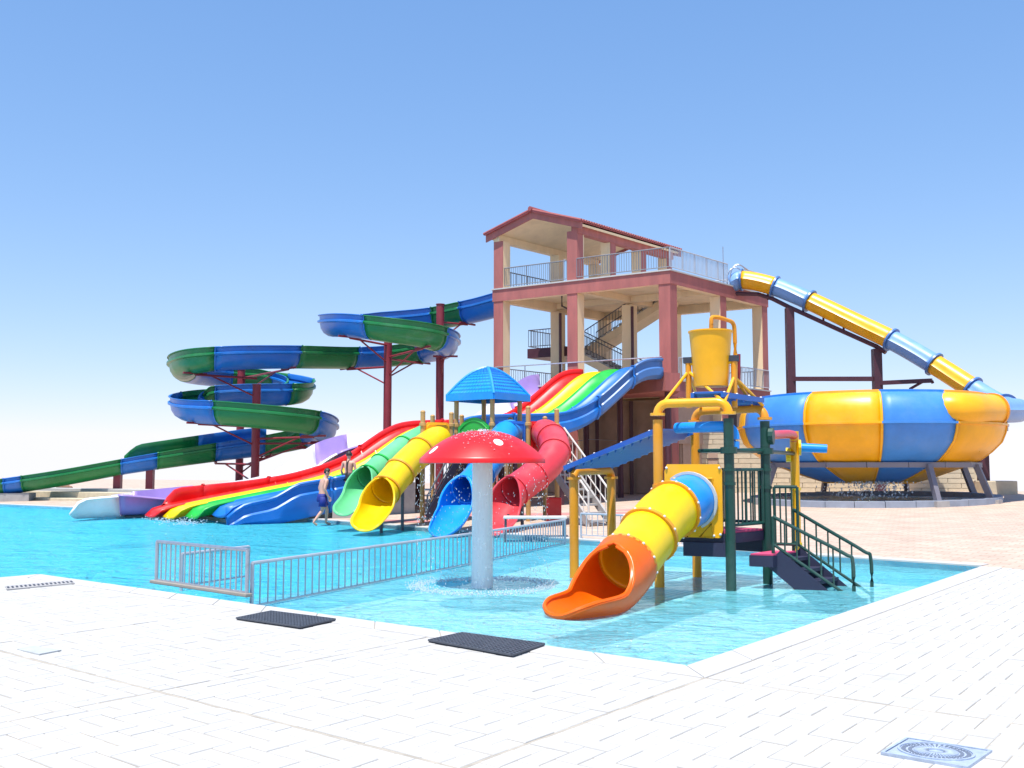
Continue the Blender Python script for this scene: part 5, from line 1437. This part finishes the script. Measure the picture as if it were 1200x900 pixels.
# ================================================================== fences
def bar_fence(label, pts, h, n_per_m, base_z, mt, foot=None, group=None, low=0.05, endpost=True):
    root = thing('metal_fence', label, 'fence', V(pts[0].x, pts[0].y, base_z), group)
    P = [V(p.x, p.y, base_z) for p in pts]
    m = MB(); top = [p + V(0, 0, h) for p in P]
    for a, b in zip(top, top[1:]): m.tube([a, b], 0.024, 8)
    m.build('top_rail', mt, root, smooth=True)
    m = MB()
    for a, b in zip(P, P[1:]): m.bar(a + V(0, 0, low), b + V(0, 0, low), 0.03, 0.025)
    m.build('bottom_rail', mt, root)
    proto = None
    L = sum((b - a).length for a, b in zip(P, P[1:])); n = int(L * n_per_m)
    cum = 0
    for a, b in zip(P, P[1:]):
        d = (b - a).length; k_n = max(1, int(round(d * n_per_m)))
        for k in range(k_n + (1 if b is P[-1] else 0)):
            c = a.lerp(b, k / k_n)
            if proto is None:
                mm = MB(); mm.tube([c + V(0, 0, low), c + V(0, 0, h)], 0.0105, 6, caps=False); proto = mm.build('baluster', mt, root, smooth=True); p0 = c
            else:
                copy_part(proto, c - p0, root)
    for c in P if endpost else []:
        mm = MB(); mm.tube([c + V(0, 0, -0.3 if foot is None else 0), c + V(0, 0, h)], 0.026, 8); mm.build('post', mt, root, smooth=True)
    if foot:
        m = MB(); m.bar(P[0] + (P[0] - P[-1]).normalized() * 0.1 + V(0, 0, 0.03), P[-1] + (P[-1] - P[0]).normalized() * 0.05 + V(0, 0, 0.03), 0.1, 0.045); m.build('base_plate', foot, root, bevel=0.01)
    return root
fd0, fd1 = G(183, 686, 0.03), G(289, 702, 0.03)
dirf0 = (FENCE[1] - V(fd1.x, fd1.y, WL)).normalized()
bar_fence('short bright steel fence on a base plate at the pool edge', [fd0, fd1], 0.58, 8.2, 0.05, M['steel'], foot=mat('beige plate', (0.3, 0.27, 0.23), 0.6), low=0.06)
bar_fence('long grey bar fence standing in the water between the two pools', [V(fd1.x, fd1.y, 0) + dirf0 * 0.1, FENCE[1], FENCE[2]], 0.56, 6.2, WL, M['railsteel'], low=0.03)
dirf = dirf0
r0 = V(fd0.x, fd0.y, 0) + dirf * 0.5
bar_fence('short stub of steel fence behind the bright pool edge fence', [r0, r0 + dirf * 1.5], 0.5, 5, WL + 0.02, M['railsteel'], low=0.05)
cA, cB_ = U(664, 634, 22.6), U(742, 634, 23.0)
bar_fence('grey bar fence on the far kerb beside the yellow posts', [U(681, 631, 23.9), U(800, 638, 22.0)], 0.55, 6, 0.04, M['railsteel'], low=0.06)
# low white table like cover beside that fence
tb_ = U(622, 607, 24.6)
wt = thing('white_bench', 'low white topped bench on dark legs beside the red slide', 'bench', V(tb_.x, tb_.y, 0.1))
m = MB(); m.box((tb_.x + 0.1, tb_.y, 0.47), (1.5, 0.7, 0.05)); m.build('top', M['whitepaint'], wt, bevel=0.01)
for sx in (-0.6, 0.8):
    for sy in (-0.28, 0.28):
        m = MB(); m.tube([V(tb_.x + sx, tb_.y + sy, -0.12), V(tb_.x + sx, tb_.y + sy, 0.45)], 0.03, 6); m.build('leg', M['darkrail'], wt)

# ================================================================== rubber mats, covers and drains on the deck
def mat_on_deck(label, corners):
    p = [G(x, y, 0.02) for x, y in corners]
    c = sum(p, V(0, 0, 0)) / 4
    root = thing('rubber_mat', label, 'mat', V(c.x, c.y, 0.005), 'dark rubber mats at the pool edge')
    m = MB(); m.prism([(c + (q - c) * 0.995).xy for q in p], 0.006, 0.018); m.build('mat_base', M['rubber'], root)
    m = MB(); a, b, c2, d = p
    n1, n2 = 22, 12
    at = lambda s, t: a.lerp(b, t).lerp(d.lerp(c2, t), s)
    for k in range(n1 + 1):
        m.bar(V(at(k / n1, 0).x, at(k / n1, 0).y, 0.0225), V(at(k / n1, 1).x, at(k / n1, 1).y, 0.0225), 0.016, 0.016)
    for k in range(n2 + 1):
        m.bar(V(at(0, k / n2).x, at(0, k / n2).y, 0.024), V(at(1, k / n2).x, at(1, k / n2).y, 0.024), 0.016, 0.016)
    tag(m.build('mat_rib', mat('lighter rubber rib', (0.07, 0.08, 0.1), 0.6, var=0.2, scale=15), root), kind='stuff')  # ribs are a lighter rubber than the mat base
    return root
mat_on_deck('dark rubber mat on the white deck nearest the steel fence', [(277, 724.5), (317, 716.5), (393, 726), (352, 735)])
mat_on_deck('dark rubber mat on the white deck nearest the orange slide mouth', [(502, 750.5), (541, 742), (638, 755), (600, 768)])
mh = [G(x, y, 0.0) for x, y in ((1032, 884), (1062, 866.5), (1163, 882), (1134, 902))]
mc_ = sum(mh, V(0, 0, 0)) / 4
man = thing('manhole_cover', 'square blue grey cast iron manhole cover with rings of slots', 'manhole cover', V(mc_.x, mc_.y, 0))
m = MB(); ou = [mc_ + (q - mc_) * 1.0 for q in mh]; inn2 = [mc_ + (q - mc_) * 0.93 for q in mh]
for k in range(4):
    a, b, c, d = ou[k], ou[(k + 1) % 4], inn2[(k + 1) % 4], inn2[k]
    m.prism([x.xy for x in (a, b, c, d)], -0.02, 0.016)
m.build('frame', M['iron'], man)
m = MB(); m.prism([(mc_ + (q - mc_) * 0.905).xy for q in mh], -0.02, 0.011); lid = m.build('lid', M['iron'], man)
sx_ = (mh[2] - mh[1]) / 2 * 0.86; sy_ = (mh[1] - mh[0]) / 2 * 0.86
mpos = lambda r, a: mc_ + sx_ * math.cos(a) * r + sy_ * math.sin(a) * r
m = MB()
for r0_, r1_, n_ in ((0.62, 0.72, 40), (0.78, 0.9, 40)):
    for k in range(n_):
        a = 2 * math.pi * (k + 0.5) / n_
        p, q = mpos(r0_, a), mpos(r1_, a); m.bar(V(p.x, p.y, 0.012), V(q.x, q.y, 0.012), 0.012, 0.006)
tag(m.build('slot', mat('slot shadow grey', (0.16, 0.19, 0.25), 0.7), lid), kind='stuff')
m = MB()
for k in range(40):
    a = 2 * math.pi * k / 40
    p, q = mpos(0.2, a), mpos(0.58, a); m.bar(V(p.x, p.y, 0.014), V(q.x, q.y, 0.014), 0.01, 0.008)
    p, q = mpos(0.97, a), mpos(0.97, a + 2 * math.pi / 40); m.bar(V(p.x, p.y, 0.014), V(q.x, q.y, 0.014), 0.014, 0.01)
tag(m.build('raised_rib', M['iron'], lid), kind='stuff')
dr = [G(x, y, 0.0) for x, y in ((8, 692), (6, 688), (84, 681), (88, 684.5))]
dg = thing('drain_grate', 'narrow slotted grey drain grate at the left deck corner', 'drain', V(dr[0].x, dr[0].y, 0))
m = MB(); m.prism([p.xy for p in dr], 0.0, 0.016); m.build('frame', M['concrete'], dg)
m = MB()
for k in range(16):
    t0, t1 = (k + 0.25) / 16, (k + 0.75) / 16
    a, b, c, d = dr[0].lerp(dr[3], t0), dr[1].lerp(dr[2], t0), dr[1].lerp(dr[2], t1), dr[0].lerp(dr[3], t1)
    f = lambda x, y: x.lerp(y, 0.25)
    m.prism([x.xy for x in (f(a, b), f(b, a), f(c, d), f(d, c))], 0.012, 0.019)
tag(m.build('slot', M['rubber'], dg), kind='stuff')
dc = [G(x, y, 0.0) for x, y in ((20, 762), (40, 758), (72, 763), (46, 768))]
one(MB().prism([p.xy for p in dc], -0.01, 0.012), 'inspection_cover', mat('pale grey cover', (0.42, 0.44, 0.44), 0.7, scale=8), 'small pale grey inspection cover set in the white paving on the left', 'cover')

# ================================================================== block wall behind the bowl
bw = thing('block_wall', 'cream coursed block wall standing behind the striped bowl', 'wall', V(14, 45.5, 0.4))
wl0, wl1 = U(806, 500, 46.8), U(1140, 500, 44.6)
d_ = V(wl1.x - wl0.x, wl1.y - wl0.y, 0); Lw = d_.length; d_ = d_.normalized(); n_ = V(d_.y, -d_.x, 0)
zw0, zw1 = 0.1, U(900, 503, 46).z
m = MB(); c = (wl0 + wl1) / 2; m.bar(V(wl0.x, wl0.y, (zw0 + zw1) / 2) - n_ * 0.12, V(wl1.x, wl1.y, (zw0 + zw1) / 2) - n_ * 0.12, 0.16, zw1 - zw0 - 0.02); m.build('core', M['block'], bw)
rows_n = 15; hh = (zw1 - zw0) / rows_n
nb = 11; protos = {}
for r in range(rows_n):
    off = 0 if r % 2 == 0 else 0.5
    k = -off
    while k < nb:
        a, b = max(0, k), min(nb, k + 1)
        if b - a > 0.1:
            wkey = round(b - a, 2)
            p = wl0 + d_ * (Lw * (a + b) / 2 / nb); ctr = V(p.x, p.y, zw0 + hh * (r + 0.5)) - n_ * (0.02 + random.uniform(0, 0.012))
            if wkey not in protos:
                mm = MB(); mm.box(ctr, (Lw * (b - a) / nb - 0.02, 0.1, hh - 0.018), d_); o = mm.build('block', M['block'], bw); protos[wkey] = (o, ctr)
            else:
                o, c0_ = protos[wkey]; copy_part(o, ctr - c0_, bw)
        k += 1
m = MB(); m.bar(V(wl0.x, wl0.y, zw1 + 0.04) - n_ * 0.08, V(wl1.x, wl1.y, zw1 + 0.04) - n_ * 0.08, 0.3, 0.09); m.build('coping', M['block'], bw)
ra, rb = V(wl1.x, wl1.y, 0), V(wl1.x, wl1.y, 0) + V(0.35, 0.93, 0) * 5
m = MB(); m.bar(ra + V(0, 0, (zw0 + zw1) / 2) + V(0.06, 0.02, 0), rb + V(0, 0, (zw0 + zw1) / 2), 0.2, zw1 - zw0); m.build('return_wall', M['block'], bw)
m = MB(); q = wl0 + d_ * 1.1; m.box((q.x, q.y, 2.05) , (0.42, 0.14, 0.8), d_); m.build('vent_window', M['brown'], bw)
m = MB(); q = wl0 + d_ * 1.1; m.box(V(q.x, q.y, 2.05) + n_ * 0.06, (0.52, 0.06, 0.06), d_); m.build('vent_lintel', M['dark'], bw)
# ================================================================== low stepped terrace wall at the far left
tw = thing('terrace_wall', 'low stepped cream terrace wall along the far left pool edge', 'wall', V(-25, 50, 0.1))
pA_, pB_ = U(-140, 585, 58), U(240, 585, 44.5)
for k, (dy, z0, z1, mt) in enumerate(((0, -0.05, 0.2, 'block'), (0.9, -0.05, 0.48, 'block'), (1.9, -0.05, 0.62, 'coping'))):
    m = MB(); o_ = V(0.3, 0.95, 0) * dy
    m.bar(V(pA_.x, pA_.y, (z0 + z1) / 2) + o_, V(pB_.x, pB_.y, (z0 + z1) / 2) + o_, 0.7, z1 - z0)
    m.build('step', M[mt], tw, bevel=0.02)
# white water where the lanes end, and the spill from the bowl
sp = []
for w in (0.75, 2.1, 3.4, 4.7):
    for k in range(90):
        c = S(18.1 + rnd.gauss(0.15, 0.3), w + rnd.gauss(0, 0.3), 0)
        sp.append((V(c.x, c.y, WL + abs(rnd.gauss(0, 0.07))), rnd.uniform(0.01, 0.03), 0.7))
drops('slide_splash', sp, 'white splash where the rainbow lanes run into the pool')
sp = []
for k in range(420):
    a = rnd.gauss(0, 0.35) - dirc; t = rnd.random()
    r = 1.9 + rnd.gauss(0, 0.08) + 0.5 * t
    sp.append((V(BC.x + math.sin(a) * r, BC.y - math.cos(a) * r, 1.15 - 0.6 * t * t + abs(rnd.gauss(0, 0.05)) * t), rnd.uniform(0.008, 0.032), 1.6))
drops('bowl_spill', sp, 'water spilling from the bottom of the striped bowl')

rk = U(74, 571, 54)
m = MB(); m.ball((rk.x, rk.y, 0.62), 0.34, 9, 6, 0.75); m.ball((rk.x + 0.42, rk.y - 0.1, 0.6), 0.2, 8, 5, 0.8)
for v in m.v: v += V(math.sin(v.x * 9 + v.z * 7), math.cos(v.y * 8 + v.x * 5), math.sin(v.z * 11 + v.y * 6)) * 0.045
one(m, 'rock', mat('reddish rock', (0.3, 0.17, 0.11), 0.9, var=0.3, bump=0.2), 'small reddish rock on the terrace wall under the green flume end', 'rock')
